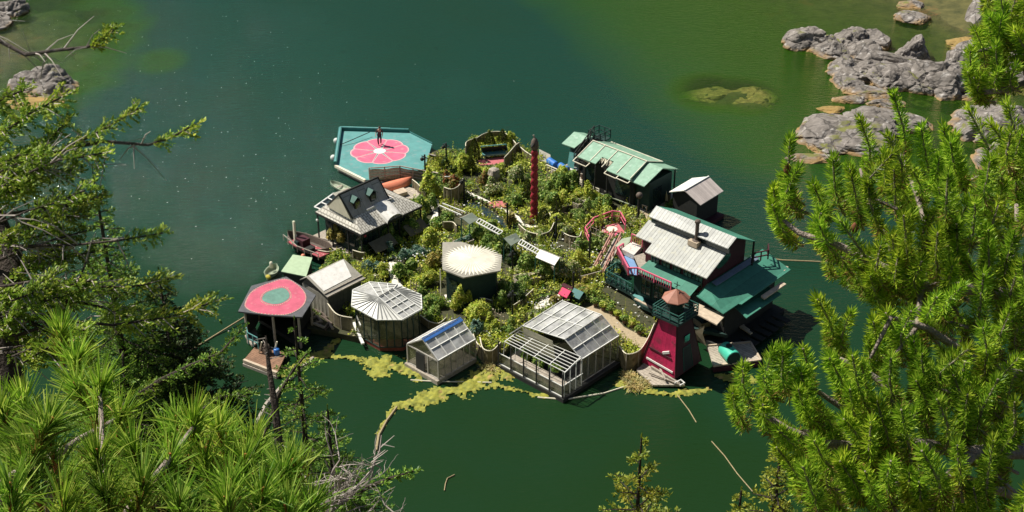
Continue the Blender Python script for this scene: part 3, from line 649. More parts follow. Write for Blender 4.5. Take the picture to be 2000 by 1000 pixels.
MB().box(-2.3, 3.5, -15.45, -9.6, -.15, .3).build('float_base', m_dark, t)
MB().box(-1.7, 3.0, -14.9, -14.3, .3, .75).build('planting_bench', m_wood, t)
MB().slab([(-1.2,-14.1,3.0),(1.2,-13.9,2.9),(1.2,-13.6,1.3),(-1.2,-13.8,1.3)], .03).build('inner_curtain', m_cream, t)

# ------------------------------------------------------------------ boathouse with painted roof
t = thing('boathouse', 'boathouse with a pink and green egg pattern painted on its roof', 'boathouse', (-15.3,-22.8,0))
rp = [(465,608),(491,558),(559,540),(617,576),(590,619),(530,616)]
def zr(x, y): return 2.75
RP = [u(x, y, 2.75) for x, y in rp]; MB().slab(RP, .1).build('roof', M('dark roof felt', (.10,.10,.105), .85, .3, 3), t)
def egg(cx, cy, w, h, z, n=36, sk=0):
    out = []
    for i in range(n):
        th_ = 2*math.pi*i/n; x = math.cos(th_); y = math.sin(th_); ww = w*(1-.42*max(0, -y)**1.4)
        out.append(u(cx+x*ww+sk*(-y), cy+y*h, z))
    return out
def closed(pts, z, sub=6):
    out = []; n = len(pts)
    for i in range(n):
        a, b, c, d = [Vector(pts[(i+k)%n]) for k in (-1,0,1,2)]
        for k in range(sub):
            q = k/sub; p = .5*((2*b)+(c-a)*q+(2*a-5*b+4*c-d)*q*q+(3*b-a-3*c+d)*q**3); out.append(u(p.x, p.y, z))
    return out
pk = closed([(558,544.5),(585,559),(598,578),(592,597),(570,611),(547,615),(503,611),(480,601),(480,587),(494,567),(524,553)], 2.76)
MB().slab(pk, .004).build('pink_paint', M('faded pink paint', (.52, .10, .155), .7, .25, 1.5, stain=((.50, .20, .22), 2.2, .6)), t)
gk = closed([(550,562),(563,569),(565,581),(552,591),(535,594),(516,589),(512,581),(522,570)], 2.768)
MB().slab(gk, .004).build('green_paint', M('faded green paint', (.12, .24, .19), .7, .3, 2), t)
dt = MB(); dg = MB()
def dots(mb, ring, step, r_, z):
    L = 0; prev = ring[-1]
    for p in ring:
        L += math.dist(p[:2], prev[:2]); prev = p
        if L > step: L = 0; mb.lathe((p[0],p[1],z), [(r_,0),(r_,.004)], 6)
dots(dt, closed([(558,545),(585,559.5),(597,578),(591,596.5),(570,610.5),(547,614.5),(503,610.5),(481,600.5),(481,587),(494.5,567.5),(524,553.5)], 2.77, 14), .13, .05, 2.766)
dots(dt, closed([(551,560),(565,568),(567.5,582),(553,593),(535,596.5),(514,591),(509.5,581),(520.5,569)], 2.77, 14), .12, .045, 2.774)
tagit(dt.build('rim_dots', m_beige, t), kind='stuff')
cx_ = sum(p[0] for p in RP)/6; cy_ = sum(p[1] for p in RP)/6
wp = [(p[0]+(cx_-p[0])*.16, p[1]+(cy_-p[1])*.16) for p in RP]
MB().slab([(*wp[1],2.6),(*wp[2],2.6),(*wp[2],.2),(*wp[1],.2)], .05).slab([(*wp[2],2.6),(*wp[3],2.6),(*wp[3],.2),(*wp[2],.2)], .05).slab([(*wp[3],2.6),(*wp[4],2.6),(*wp[4],1.2),(*wp[3],1.2)], .05).slab([(*wp[0],2.6),(*wp[1],2.6),(*wp[1],.2),(*wp[0],.2)], .05).build('wall', m_dark, t)  # dark back walls added to deepen the shade under the roof
for p in wp: MB().beam((*p,.1), (*p,2.65), .12).build('post', m_wood, t)
MB().slab([(*q,.3) for q in (wp[1],wp[2],wp[3],wp[4])], .3).build('deck', m_dark, t)
t = thing('brown_raft', 'small brown plank raft loaded with an outboard motor near the painted boathouse', 'raft', u(515,712,0))
rr_ = [u(476,703,.4),u(541,728,.4),u(560,688,.4),u(497,678,.4)]
MB().slab(rr_, .14).build('deck', m_woodb, t); MB().beam(zz(rr_[0],.36), zz(rr_[1],.36), .18, .2).build('edge_plank', m_beige, t)
MB().beam(zz(rr_[0],.05), zz(rr_[1],.05), .3, .3).beam(zz(rr_[3],.05), zz(rr_[2],.05), .3, .3).build('float_log', m_wood, t)
t = thing('outboard_motor', 'dark outboard motor with pale uprights standing on the brown raft', 'motor', u(522,690,.4))
c_ = u(522,690,.4)
MB().box(c_[0]-.2,c_[0]+.25,c_[1]-.25,c_[1]+.2,.41,.8).ball((c_[0],c_[1],.95), .26, 1, .8, .8).box(c_[0]-.5,c_[0]-.25,c_[1]-.1,c_[1]+.3,.41,.65).build('engine', m_iron, t)
MB().beam((c_[0]-.4,c_[1]-.35,.45),(c_[0]-.2,c_[1]-.2,1.3),.09).build('upright', m_cream, t); MB().beam((c_[0]+.35,c_[1]+.3,.45),(c_[0]+.5,c_[1]+.5,1.3),.09).build('upright', m_cream, t)
MB().beam((c_[0]-.3,c_[1],.9),(c_[0]+.6,c_[1]+.3,.85),.07).build('tiller', m_black, t)
single('drum', MB().lathe(u(541,692,.42), [(.19,0),(.2,.1),(.2,.4),(.17,.45)], 12), m_drum, 'small blue plastic drum on the brown raft', 'drum', None, True)
t = thing('walkway', 'pale blue railed walkway hugging the left side of the painted boathouse', 'walkway', u(495,640,.3))
MB().slab([u(478,655,.5),u(500,640,.5),u(506,668,.5),u(492,675,.5)], .12).build('deck', m_wood, t)
MB().rail([u(482,655,.5),u(486,672,.5),u(505,682,.5)], .9, (.5,1.), .5, 0, .05).build('handrail', m_teal, t)
single('rope_pile', MB().tube([u(x, y, .55) for x, y in ((600,602),(612,612),(606,622),(620,618),(628,628),(614,632),(634,640),(642,630),(650,642))], .11, 6), m_wood, 'tangle of grey pipes and rope right of the painted boathouse', 'rope')
single('rope_pile', MB().tube([u(x, y, .5) for x, y in ((614,604),(630,612),(640,622),(628,616),(648,632),(636,644),(618,626))], .08, 6), m_iron, 'dark rusty chain heap between the painted boathouse and the long shed', 'chain')

# ------------------------------------------------------------------ boats at the left
t = thing('fishing_boat', 'old fishing boat with a red deck and a pale mast left of the gardens', 'boat', u(604,485,0))
p0, p1 = u(580,458,.3), u(612,528,.3); ang = math.atan2(p1[1]-p0[1], p1[0]-p0[0])
hull(MB(), (u(606,490,0)[0], u(606,490,0)[1]), 4.4, 1.8, .85, R(8), -.1).build('hull', m_iron, t)
c_ = u(604,487,.6)
MB().slab([(c_[0]-1.9,c_[1]-.55,.72),(c_[0]+1.6,c_[1]-.4,.72),(c_[0]+1.7,c_[1]+.7,.72),(c_[0]-1.8,c_[1]+.3,.72)], .06).build('deck', M('worn red deck', (.34, .07, .08), .8, .3, 3, stain=((.5,.33,.28),4,.55)), t)
MB().box(c_[0]-1.0,c_[0]-.2,c_[1]-.4,c_[1]+.3,.73,1.35).build('cabin', m_maroon, t)
MB().box(c_[0]-.95,c_[0]-.6,c_[1]-.6,c_[1]-.42,.9,1.2).build('window', m_glassd, t)
MB().beam((c_[0]-1.2,c_[1]-.3,.7),(c_[0]-1.25,c_[1]-.25,2.6),.16).build('mast', m_cream, t)
MB().rail([(c_[0]-2.2,c_[1]-.6,.75),(c_[0]-.1,c_[1]-1.0,.75),(c_[0]+1.9,c_[1]-.7,.75)], .5, (1.,), .7, 0, .05).build('handrail', m_wood, t)
MB().box(c_[0]+.1,c_[0]+.6,c_[1]-.5,c_[1]+.1,.73,.98).build('hatch', m_dark, t)
single('buoy', MB().ball(u(592,500,1), .17), m_orange, 'orange buoy on the deck of the old fishing boat', 'buoy', None, True)
single('buoy', MB().ball(u(577,460,1.4), .12), m_white, 'small white float hanging off the outer side of the old fishing boat', 'buoy', None, True)
t = thing('deckhouse', 'low green-topped deckhouse between the fishing boat and the painted boathouse', 'deckhouse', u(580,530,0))
dq = [u(572,497,1.7),u(610,503,1.7),u(598,540,1.6),u(549,530,1.6)]
MB().slab(dq, .07).build('roof', M('pale lime sheet', (.36,.46,.29), .6, .15, 3), t); ic = [(p[0]*.9+dq[0][0]*.05+dq[2][0]*.05, p[1]*.9+dq[0][1]*.05+dq[2][1]*.05) for p in dq]
MB().prism(ic, .1, 1.55).build('wall', m_dark, t)
t = thing('dinghy', 'small white dinghy carrying yellow gear at the outer left of the floats', 'boat', u(530,535,0))
hull(MB(), (u(531,538,0)[0], u(531,538,0)[1]), 1.7, .95, .42, R(-60), 0).build('hull', m_pale, t)
MB().ball(u(524,541,.45), .24, 1, .7, .7).build('gear_bag', M('yellow cloth', (.5,.42,.06), .8), t)
MB().lathe(u(530,522,.45), [(.12,0),(.13,.35),(.08,.45)], 10).build('outboard_cover', m_cream, t)
tagit(MB().tube([u(360,692,.05),u(420,655,.05),u(480,618,.3)], .06, 6).build('mooring_line', m_rope), 'long slack rope running left from the painted boathouse to the shore trees', 'rope')

# ------------------------------------------------------------------ dark building with the white sun disc roof
t = thing('round_roof_building', 'dark building under a white sunburst disc roof in the middle of the gardens', 'building', (-9.8,-10.4,0))
HX = [(-12.82,-9.86,3.0),(-10.15,-12.5,3.0),(-8.3,-12.3,3.0),(-7.1,-9.9,3.0),(-8.5,-8.3,3.0),(-11.9,-8.9,3.0)]
rf = MB().slab(HX, .1).build('roof', m_greyw, t)
dc = u(921,507,3.02); st = []; n_ = 44
for i in range(n_*2):
    th_ = math.pi*i/n_; r_ = 2.16 if i % 2 == 0 else 1.62; st.append((dc[0]+r_*math.cos(th_), dc[1]+r_*math.sin(th_), 3.02))
sb = MB()
for i in range(0, n_*2, 2): sb.add([(dc[0],dc[1],3.16), st[i-1], st[i], st[(i+1)]], [(0,1,2,3)])
sb.build('sun_disc', M('bright white enamel', (.66, .62, .50), .5, .2, 1.5), rf)
wi = [(p[0]+(-9.8-p[0])*.14, p[1]+(-10.4-p[1])*.14) for p in HX]
MB().prism(wi, .4, 2.92).build('wall', m_dgreen, t)
x0, y0 = wi[1]; x1, y1 = wi[2]
MB().box(x0+.3, x0+1.1, y0-.05, y0-.01, 1.3, 2.3).build('window', m_glassd, t)
MB().beam((HX[1][0]-.1,HX[1][1]-.1,.4), (HX[1][0]-.1,HX[1][1]-.1,3.0), .06).build('post', m_cream, t)

# ------------------------------------------------------------------ main house
t = thing('main_house', 'two-storey dark house with stepped pale metal roofs and a chimney', 'house', (3,-1,0))
MB().box(-.6, 5.4, -3.4, 2.7, .3, 3.25).build('lower_wall', m_dgreen, t); MB().box(5.4, 6.9, -3.2, 2.6, .3, 3.25).build('side_shade_wall', m_dark, t)  # near-black side box paints the shade under the skirt roof
up = MB().box(.2, 5.35, -3.3, .9, 3.2, 4.75); up.box(-.5, .25, -2.7, .9, 3.2, 5.1)
up.add([(5.35,-3.3,4.75),(5.35,-1.6,5.75),(5.35,-1.35,6.8),(5.35,.9,5.7),(5.35,.9,4.75),(-.5,-2.7,5.1),(-.5,-1.6,5.75),(-.5,-1.35,6.8),(-.5,.9,5.7),(-.5,.9,4.75)],
       [(0,1,2,3,4),(9,8,7,6,5),(0,5,6,1),(1,6,7,2),(2,7,8,3)])
up.build('upper_wall', m_maroon, t)
rf1 = MB().slab([(-.65,-1.25,7.0),(-.65,-2.05,6.5),(5.95,-2.1,6.55),(5.95,-1.2,7.0)], .07)
u1 = rf1.build('upper_roof', m_metal2, t)
lr = MB().slab([(-.9,-1.68,5.98),(-.9,-3.1,5.3),(.55,-3.1,5.3),(.55,-3.84,4.92),(5.65,-3.84,4.92),(5.65,-1.68,5.98)], .07).build('lower_roof', m_metal, t)
MB().slab([(-.65,-1.25,6.99),(5.95,-1.2,6.99),(6.0,1.1,5.8),(-.65,1.1,5.8)], .06).build('back_roof', m_groof2, t)
MB().box(-.6, 5.85, -1.78, -1.7, 5.9, 6.52).build('clerestory', m_glassd, t)
ch = u(1360,470,6.1)
st_ = thing('x', None, None, (0,0,0)) if False else None
cpipe = MB().lathe((ch[0],ch[1],5.9), [(.28,0),(.28,.25),(.13,.3),(.13,1.55),(.2,1.56),(.2,1.7),(.12,1.78)], 12).build('chimney', m_iron, t)
MB().box(ch[0]-.45,ch[0]+.3,ch[1]-.35,ch[1]+.1,5.75,6.12).build('flashing', m_beige, cpipe)
ov = []
for i in range(20):
    th_ = 2*math.pi*i/20; ov.append((5.42, -1.35+.75*math.cos(th_)-.3, 5.2+.33*math.sin(th_)+.28*math.cos(th_)*.6))
MB().slab([(p[0],p[1],p[2]) for p in ov], .0).v and None
o_ = MB(); o_.add(ov+[(5.36,p[1],p[2]) for p in ov], [tuple(range(20)), tuple(range(39,19,-1))]+[(i,(i+1)%20,(i+1)%20+20,i+20) for i in range(20)])
o_.build('oval_window', M('green window glass', (.03,.10,.06), .15, .3, 3, spec=.8), t)
for i in range(5):
    g = MB().box(.8+i*.9, 1.35+i*.9, -3.34, -3.31, 3.75, 4.5).build('window', m_glassd, t)
    MB().grid((.78+i*.9,-3.36,3.73),(1.37+i*.9,-3.36,3.73),(1.37+i*.9,-3.36,4.52),(.78+i*.9,-3.36,4.52), 2, 1, .05, .04).build('frame', m_green, g)
for i in range(4):
    g = MB().box(.1+i*1.1, .85+i*1.1, -3.44, -3.41, 1.3, 2.7).build('window', m_glassd, t)
    MB().grid((.08+i*1.1,-3.46,1.28),(.87+i*1.1,-3.46,1.28),(.87+i*1.1,-3.46,2.72),(.08+i*1.1,-3.46,2.72), 2, 2, .05, .04).build('frame', m_green, g)
fr_ = MB().slab([(.55,-3.32,4.05),(4.9,-3.32,4.05),(4.9,-4.5,3.55),(.3,-4.35,3.55)][::-1], .07)
fr_.slab([(5.37,-3.3,4.15),(5.37,3.05,4.15),(7.75,3.05,3.45),(7.75,-2.7,3.3),(7.55,-2.75,3.3),(7.55,-4.45,3.3),(5.37,-4.45,3.75)], .07)
fr_.build('skirt_roof', m_groof2, t)
MB().slab([(7.1,-2.5,2.75),(8.35,-2.9,2.6),(8.35,1.2,2.6),(7.1,1.2,2.75)], .06).build('lower_canopy', m_groof2, t)
MB().slab([(5.5,-3.0,4.2),(5.9,-3.0,4.08),(5.9,1.9,4.08),(5.5,1.9,4.2)], .02).build('roof_flashing', M('blue grey flashing', (.16,.2,.26), .5), t)
MB().slab([u(1494,506,3.5),u(1540,521,3.5),u(1532,529,3.5)], .06).build('edge_board', m_beige, t)
MB().slab([(7.85,-.6,3.05),(8.2,-.7,3.02),(8.2,1.9,3.02),(7.85,1.9,3.05)], .1).build('gutter_board', m_beige, t)
MB().slab([u(1354,588,3.0),u(1398,608,3.0),u(1415,618,3.0),u(1400,634,3.0),u(1357,611,3.0)], .08).build('plywood_awning', m_beige, t)
# upper balcony
bal = [u(x, y, 3.4) for x, y in ((1217,489),(1206,497),(1227,537),(1245,537),(1310,566))]
fl = MB().slab([bal[0], bal[1], bal[2], bal[3], bal[4], (3.4,-3.32,3.4), (-.4,-3.32,3.4)], .12).build('balcony', m_dark, t)
MB().slab([u(1215.5,504,3.41),u(1222,498,3.41),u(1235,501,3.41),u(1250,534,3.41),u(1243,538,3.41),u(1230,534,3.41)], .006).build('balcony_mat', m_bluep, fl)
MB().rail([zz(p,3.4) for p in bal], .55, (1.,), 1.2, .2, .09, .035).build('pink_railing', m_pinkp, fl)
MB().slab([u(1238,500,3.9),u(1257,494,4.0),u(1272,512,3.8),u(1253,533,3.6)], .06).build('brown_canopy', m_wood, t)
MB().slab([u(1213,486,3.8),u(1234,472,3.8),u(1254,481,3.8),u(1238,498,3.8)], .35).build('mottled_terrace', M('peeling pale paint', (.6,.56,.5), .8, .15, 3, stain=((.42,.2,.17),5,.58)), t)
MB().rail([u(1233,474,3.9),u(1254,483,3.9)], .7, (1.,), .8, .16, .07, .03).build('terrace_railing', m_pinkp, t)
MB().slab([u(1201,480,3.0),u(1215,466,3.1),u(1233,462,3.2),u(1230,472,3.2),u(1218,486,3.2)], .05).build('pale_canopy', m_pale, t)
MB().lathe(u(1357,544,4.1), [(.02,.0),(.2,.1),(.2,.2),(.02,.3)], 10).build('round_lamp', m_green, t)
# lower front deck
dkp = [u(x, y, 1.0) for x, y in ((1204,530),(1182,545),(1233,573),(1240,584),(1256,598),(1325,629),(1345,640))]
d_ = MB().slab(dkp+[(7.3,-3.3,1.0),(-.6,-3.3,1.0)], .25).build('front_deck', m_dgreen, t)
MB().rail([u(x, y, 1.0) for x, y in ((1204,530),(1182,545),(1233,573))], .75, (.5,1.), .5, .28, .07, .05).build('deck_railing', m_green, d_)
MB().beam(zz(dkp[3],1.02), zz(dkp[5],1.02), .16, .08).build('edge_board', m_beige, d_)
MB().slab([(-.4,-3.7,1.02),(.6,-3.9,1.02),(.4,-3.4,1.02),(-.5,-3.4,1.02)], .008).build('green_mat', m_teal, d_)
MB().box(-.8, 7.7, -3.9, 2.9, -.2, .3).build('float_base', m_dark, t)
ls = MB()
for i in range(9): ls.beam((7.5,-4.2+i*.75,.32), (8.8,-4.2+i*.75,.3), .5, .06)
ls.build('side_deck', m_dark, t)
MB().rail([(5.9,1.2,4.1),(6.4,2.2,4.1),(5.9,2.9,4.1)], .7, (.5,1.), .5, 0, .07).build('rear_railing', m_maroon, t)
for p in ((5.9,1.05),(0,1.05)): MB().beam((*p,3.2),(*p,5.75),.1).build('post', m_dark, t)
for k, (x, y, lb) in enumerate(((1437,627,'pale cut plank lying by the raft side of the main house'), (1447,636,'short pale plank on dark blocks at the near right corner of the main house'), (1452,643,'topmost of the loose timber blocks beside the dark lower deck'))):
    c_ = u(x, y, .5); mb = MB().beam((c_[0]-.7,c_[1]+.2,.45+k*.03),(c_[0]+.7,c_[1]-.1,.45+k*.03),.22,.1); single('plank', mb, m_beige, lb, 'plank', 'loose planks beside the main house')
single('pole', MB().beam(u(1395,588,3.4), u(1418,655,.6), .09), m_wood, 'slanting wooden pole leaning on the plywood awning of the main house', 'pole')

# ------------------------------------------------------------------ lighthouse
t = thing('lighthouse', 'crimson tapering lighthouse tower with a railed gallery and copper cap', 'lighthouse', (5.9,-7.6,0))
cb = (5.95,-7.55); ctp = (6.35,-8.05); Bq = 1.38; Tq = .68
def sq(c, r, z): return [(c[0]-r,c[1]-r,z),(c[0]+r,c[1]-r,z),(c[0]+r,c[1]+r,z),(c[0]-r,c[1]+r,z)]
cb = (5.95,-7.6); ctp = (6.1,-7.75)
lo, hi = sq(cb, Bq, .4), sq(ctp, Tq, 4.17)
MB().add(lo+hi, [(0,1,5,4),(1,2,6,5),(2,3,7,6),(3,0,4,7),(4,5,6,7),(3,2,1,0)]).build('tower', m_crim, t)
k = MB()
for i in range(4): k.beam(lo[i], hi[i], .09)
k.build('corner_trim', m_maroon, t)
def lf(s_, z): q = (z-.4)/3.77; c_ = (cb[0]+(ctp[0]-cb[0])*q, cb[1]+(ctp[1]-cb[1])*q); r_ = Bq+(Tq-Bq)*q; return (c_[0]+s_*r_, c_[1]-r_-.04, z)
def rfc(s_, z): q = (z-.4)/3.77; c_ = (cb[0]+(ctp[0]-cb[0])*q, cb[1]+(ctp[1]-cb[1])*q); r_ = Bq+(Tq-Bq)*q; return (c_[0]+r_+.04, c_[1]+s_*r_, z)
MB().beam(lf(-.85,1.7), lf(.7,1.6), .06, .1).build('cross_bar', m_maroon, t)
MB().beam(lf(-.8,.9), lf(.85,.75), .06, .12).beam(lf(.1,1.75), lf(.55,2.0), .1, .16).build('white_board', m_white, t)
MB().add([rfc(-.96,.45),rfc(.96,.45),rfc(.94,4.1),rfc(-.94,4.1),(5.9,-7.6,.45),(5.9,-7.6,4.1)], [(0,1,2,3),(0,3,5,4),(1,4,5,2),(3,2,5),(0,4,1)]).build('shade_cladding', m_maroon, t)  # darker right face: its shade is put into the cladding colour
dr = MB().add([(p[0]+.02,p[1],p[2]) for p in (rfc(-.35,.5),rfc(.3,.5),rfc(.3,2.1),rfc(-.35,2.1))], [(0,1,2,3)]).build('door', m_black, t)
MB().beam(rfc(-.38,.5), rfc(-.38,2.15), .06).beam(rfc(.33,.5), rfc(.33,2.15), .06).beam(rfc(-.4,2.15), rfc(.36,2.15), .06).build('door_frame', m_green, dr)
MB().beam(rfc(-.2,2.7), rfc(.35,2.7), .08, .5).build('window', m_glassd, t)
gd = (5.35,7.55) ; gl = MB().slab(sq(ctp, 1.05, 4.27), .14).build('gallery_deck', m_dgreen, t)
q_ = sq(ctp, 1.02, 4.28); MB().rail(q_+q_[:1], .62, (.3,.65,1.), .68, 0, .055).build('gallery_railing', m_green, gl)
MB().lathe((ctp[0],ctp[1],4.28), [(.55,0),(.55,1.15)], 8).build('lantern_room', m_dark, t)
MB().lathe((ctp[0],ctp[1],4.62), [(.565,0),(.565,.5)], 8).build('lantern_glass', m_glassd, t)
cap = MB().lathe((ctp[0],ctp[1],5.4), [(.92,0),(.9,.04),(.06,.62),(.02,.62)], 8).build('cap', m_copper, t)
MB().tube([(ctp[0],ctp[1],5.97),(ctp[0],ctp[1],6.57)], .025, 5).beam((ctp[0]-.25,ctp[1],6.37),(ctp[0]+.25,ctp[1],6.37),.03).beam((ctp[0],ctp[1]-.2,6.25),(ctp[0],ctp[1]+.2,6.25),.03).build('weather_vane', m_black, cap)
t = thing('debris_raft', 'tilted raft of bleached grey boards at the foot of the crimson lighthouse', 'raft', u(1290,735,0))
MB().slab([u(1243,722,.35),u(1262,705,.45),u(1318,742,.35),u(1338,752,.25),u(1275,752,.2)], .12).build('deck', m_woodg, t)
MB().beam(u(1272,716,.5),u(1325,748,.4),.12).beam(u(1285,712,.55),u(1300,742,.5),.1).beam(u(1268,728,.5),u(1330,752,.35),.08).build('loose_board', m_wood, t)
MB().tube([u(1318,748,.4),u(1330,742,.45),u(1337,748,.4),u(1328,753,.35)], .06, 6).build('foam_pad', m_white, t)

# ------------------------------------------------------------------ raft with green tank
t = thing('tank_raft', 'square raft of beige boards right of the lighthouse', 'raft', (8.3,-4.2,0))
rr_ = [u(1382,676,.4),u(1393,715,.4),u(1486,703,.4),u(1466,669,.4)]
MB().slab(rr_, .12).build('deck', m_woodg, t)
MB().beam(zz(rr_[1],.42),zz(rr_[2],.42),.14,.1).beam(zz(rr_[2],.42),zz(rr_[3],.42),.12,.08).beam(zz(rr_[0],.45),zz(rr_[3],.45),.1,.1).build('edge_board', m_beige, t)
MB().beam(zz(rr_[1],.15),zz(rr_[2],.15),.3,.3).beam(zz(rr_[0],.15),zz(rr_[3],.15),.3,.3).build('float_log', m_maroon, t)
t = thing('barrel_tank', 'sea green barrel-shaped tank lying on the beige board raft', 'tank', u(1424,690,.5))
c0_, c1_ = Vector(u(1416,680,.82)), Vector(u(1433,700,.82))
dn_ = (c1_-c0_).normalized()
MB().tube([c0_, c0_+dn_*.06, c1_-dn_*.06, c1_], .5, 16).build('body', m_tank, t, True)
MB().tube([c1_-dn_*.02, c1_+dn_*.03], .46, 16).build('end_cap', m_dgreen, t)
MB().lathe((c0_.x*.6+c1_.x*.4, c0_.y*.6+c1_.y*.4, 1.28), [(.2,0),(.2,.1),(.1,.12)], 12).build('hatch', m_dark, t)
single('burlap_screen', MB().curtain([u(1352,648,.3),u(1368,660,.3),u(1392,652,.3),u(1410,662,.3)], .3, 1.4, .03, .04), m_net, 'tan cloth screen between the lighthouse and the green tank raft', 'screen')
single('sail_cloth', MB().slab([u(1356,646,1.4),u(1376,636,1.6),u(1372,652,1.2),u(1380,676,.5),u(1362,664,.6)], .03), m_netthin, 'folded pale sheet propped against the dark side of the lighthouse', 'cloth')

# ------------------------------------------------------------------ long green-roofed house
t = thing('green_roof_house', 'long dark house with pale green sheet roofs at the back right', 'house', (-11.5,9,0))
r0, r1, rb_ = -14.5, -9.0, 8.57
rm = MB().slab([(r0,rb_,4.0),(r0,6.7,3.3),(-12.6,6.7,3.3),(-12.6,7.5,3.6),(-11.4,7.5,3.6),(-11.4,6.55,3.22),(r1,6.5,3.18),(r1,rb_,4.0)], .07)
rm.slab([(r0,rb_,4.0),(r1,rb_,4.0),(r1,10.6,3.25),(-11.3,10.6,3.25),(-11.3,11.0,3.1),(-12.8,11.0,3.1),(-12.8,10.7,3.2),(r0,10.7,3.2)], .07)
rm = rm.build('roof', m_groof, t)
k = MB()
for x in (r0+.04, -13.2, -11.9, -10.4, r1-.04): k.beam((x,rb_,4.04),(x,6.72,3.33) if x < -12 else (x,6.6,3.28),.06,.04)
k.beam((r0,rb_,4.05),(r1,rb_,4.05),.1,.05).beam((r1,rb_,4.04),(r1,10.6,3.28),.08,.04).beam((r0,10.7,3.24),(r1,10.6,3.28),.08,.04)
k.build('roof_trim', M('pale tan trim', (.62,.58,.45), .7), rm)
an = MB().slab([(-8.95,rb_+.1,3.9),(-9.1,6.7,3.0),(-7.75,6.7,3.0),(-7.55,rb_+.1,3.9)], .07).slab([(-8.95,rb_+.1,3.9),(-7.55,rb_+.1,3.9),(-7.55,10.7,3.1),(-8.95,10.7,3.1)], .07).build('annex_roof', m_groof, t)
lc = MB().slab([(-17.4,9.7,3.5),(-17.5,8.3,2.9),(-16.2,8.35,2.9),(-15.9,9.7,3.5)], .07).slab([(-17.4,9.7,3.5),(-15.9,9.7,3.5),(-15.9,11,2.95),(-17.4,11,2.95)], .07).build('cabin_roof', m_groof, t)
MB().box(-14.3, -9.1, 7.2, 10.3, .4, 3.15).build('wall', m_dark, t)
MB().box(-9.08, -7.75, 7.4, 10.2, .4, 3.0).build('annex_wall', m_dgreen, t)
MB().box(-17.1, -16.1, 8.9, 10.6, .4, 2.85).build('cabin_wall', m_dgreen, t)
MB().box(-7.74, -7.71, 7.9, 8.9, .6, 2.3).build('door', m_glassd, t)
MB().box(-14.0,-13.0,7.15,7.19,1.4,2.5).build('window', m_glassd, t); MB().box(-10.9,-9.4,7.15,7.19,1.2,2.3).build('window', m_glassd, t)
for (x0, x1) in ((-14.55,-13.2),(-11.35,-10.2),(-10.15,-9.0)): MB().grid((x0,6.75,3.22),(x1,6.75,3.14),(x1,6.25,3.0),(x0,6.25,3.05), 1, 1, .06, .05).build('gutter_frame', m_cream, t)
fg = MB()
for i in range(16): fg.beam((-12.65+i*.08, 7.45-.05*math.sin(i),3.55), (-12.65+i*.08+.02, 7.2-.1*math.sin(i*2),3.25+.06*math.cos(i*3)), .035)
fg.build('shell_fringe', m_cream, t)
stp = MB()
for i in range(11): q = i/10; stp.box(-15.35,-14.75,7.4+q*2.3,7.4+q*2.3+.24,2.1+q*1.6,2.16+q*1.6)
stp.beam((-15.35,7.4,2.0),(-15.35,9.9,3.75),.07,.15).beam((-14.75,7.4,2.0),(-14.75,9.9,3.75),.07,.15).build('stairway', m_dark, t)
MB().rail([(-15.4,7.4,2.3),(-15.4,9.8,3.9)], .7, (.5,1.), .5, 0, .06).build('stair_railing', m_dark, t)
ld = MB().box(-15.7,-14.5,9.5,10.8,3.4,3.5).build('lookout_deck', m_dgreen, t)
MB().rail([(-15.7,9.5,3.5),(-15.7,10.8,3.5),(-14.5,10.8,3.5),(-14.5,9.5,3.5),(-15.7,9.5,3.5)], .75, (.5,1.), .6, 0, .06).build('lookout_railing', m_dgreen, ld)
for p in ((-15.3,8.5),(-15.3,11.1),(-14.5,7.0),(-9.2,6.9),(-7.7,10.5),(-11.4,6.7),(-12.6,6.7)): MB().beam((*p,.4),(*p,3.1),.09).build('post', m_dark, t)
MB().slab([(-17.9,7.4,.6),(-7.9,7.0,.6),(-7.6,11.0,.6),(-17.6,11.0,.6)], .5).build('deck', m_wood, t)
MB().slab([(-16.7,8.35,2.4),(-16.0,8.3,2.5),(-16.0,8.1,1.2),(-16.7,8.1,1.2)], .04).build('teal_panel', m_teal, t)
t = thing('deck_railing', 'long white railing along the front of the green-roofed house deck', 'railing', u(1120,360,.6))
MB().rail([u(1067,328,.6),u(1108,346,.6),u(1170,376,.6)], .3, (.35,1.), .6, 0, .07).build('rail', m_cream, t)
single('deck_kerb', MB().slab([u(1170,377,.75),u(1243,404,.75),u(1246,412,.3),u(1172,386,.3)], .05), m_dgreen, 'dark green boarded edge below the green-roofed house beside the gardens', 'kerb')
single('deck_edge', MB().beam(u(1170,377,.82),u(1243,404,.82),.08,.05), m_pale, 'pale green top rail on the dark boarded edge by the tall lamp pole', 'rail')
for i, (x, y, lb) in enumerate(((1079,318,'blue plastic barrel lying left of the other at the deck end'),(1101,328,'blue plastic barrel lying nearest the green-roofed house'))):
    c_ = Vector(u(x, y, .95)); d_ = Vector((.48,-.12,0)); mb = MB().tube([c_-d_, c_-d_*.9, c_+d_*.9, c_+d_], .3, 14); o = mb.build('barrel', m_drum, None, True); tagit(o, lb, 'barrel', 'blue barrels on the long deck')
single('ramp', MB().slab([u(1053,291,.7),u(1075,302,.7),u(1076,322,.6),u(1054,312,.6)], .08), m_greyw, 'grey sloping ramp between the carved red pole and the blue barrels', 'ramp')
t = thing('storage_bin', 'bright green plastic bin in front of the green-roofed house', 'bin', u(1193,368,.6))
c_ = u(1193,368,.6); MB().box(c_[0]-.38,c_[0]+.38,c_[1]-.2,c_[1]+.2,.62,.85).build('tub', m_dark, t); MB().box(c_[0]-.43,c_[0]+.43,c_[1]-.25,c_[1]+.25,.85,1.0).build('lid', m_brightg, t)
single('round_table', MB().lathe(u(1121,341,.6), [(.05,0),(.05,.45),(.32,.47),(.32,.53)], 14), m_white, 'small round white table on the deck right of the blue barrels', 'table')
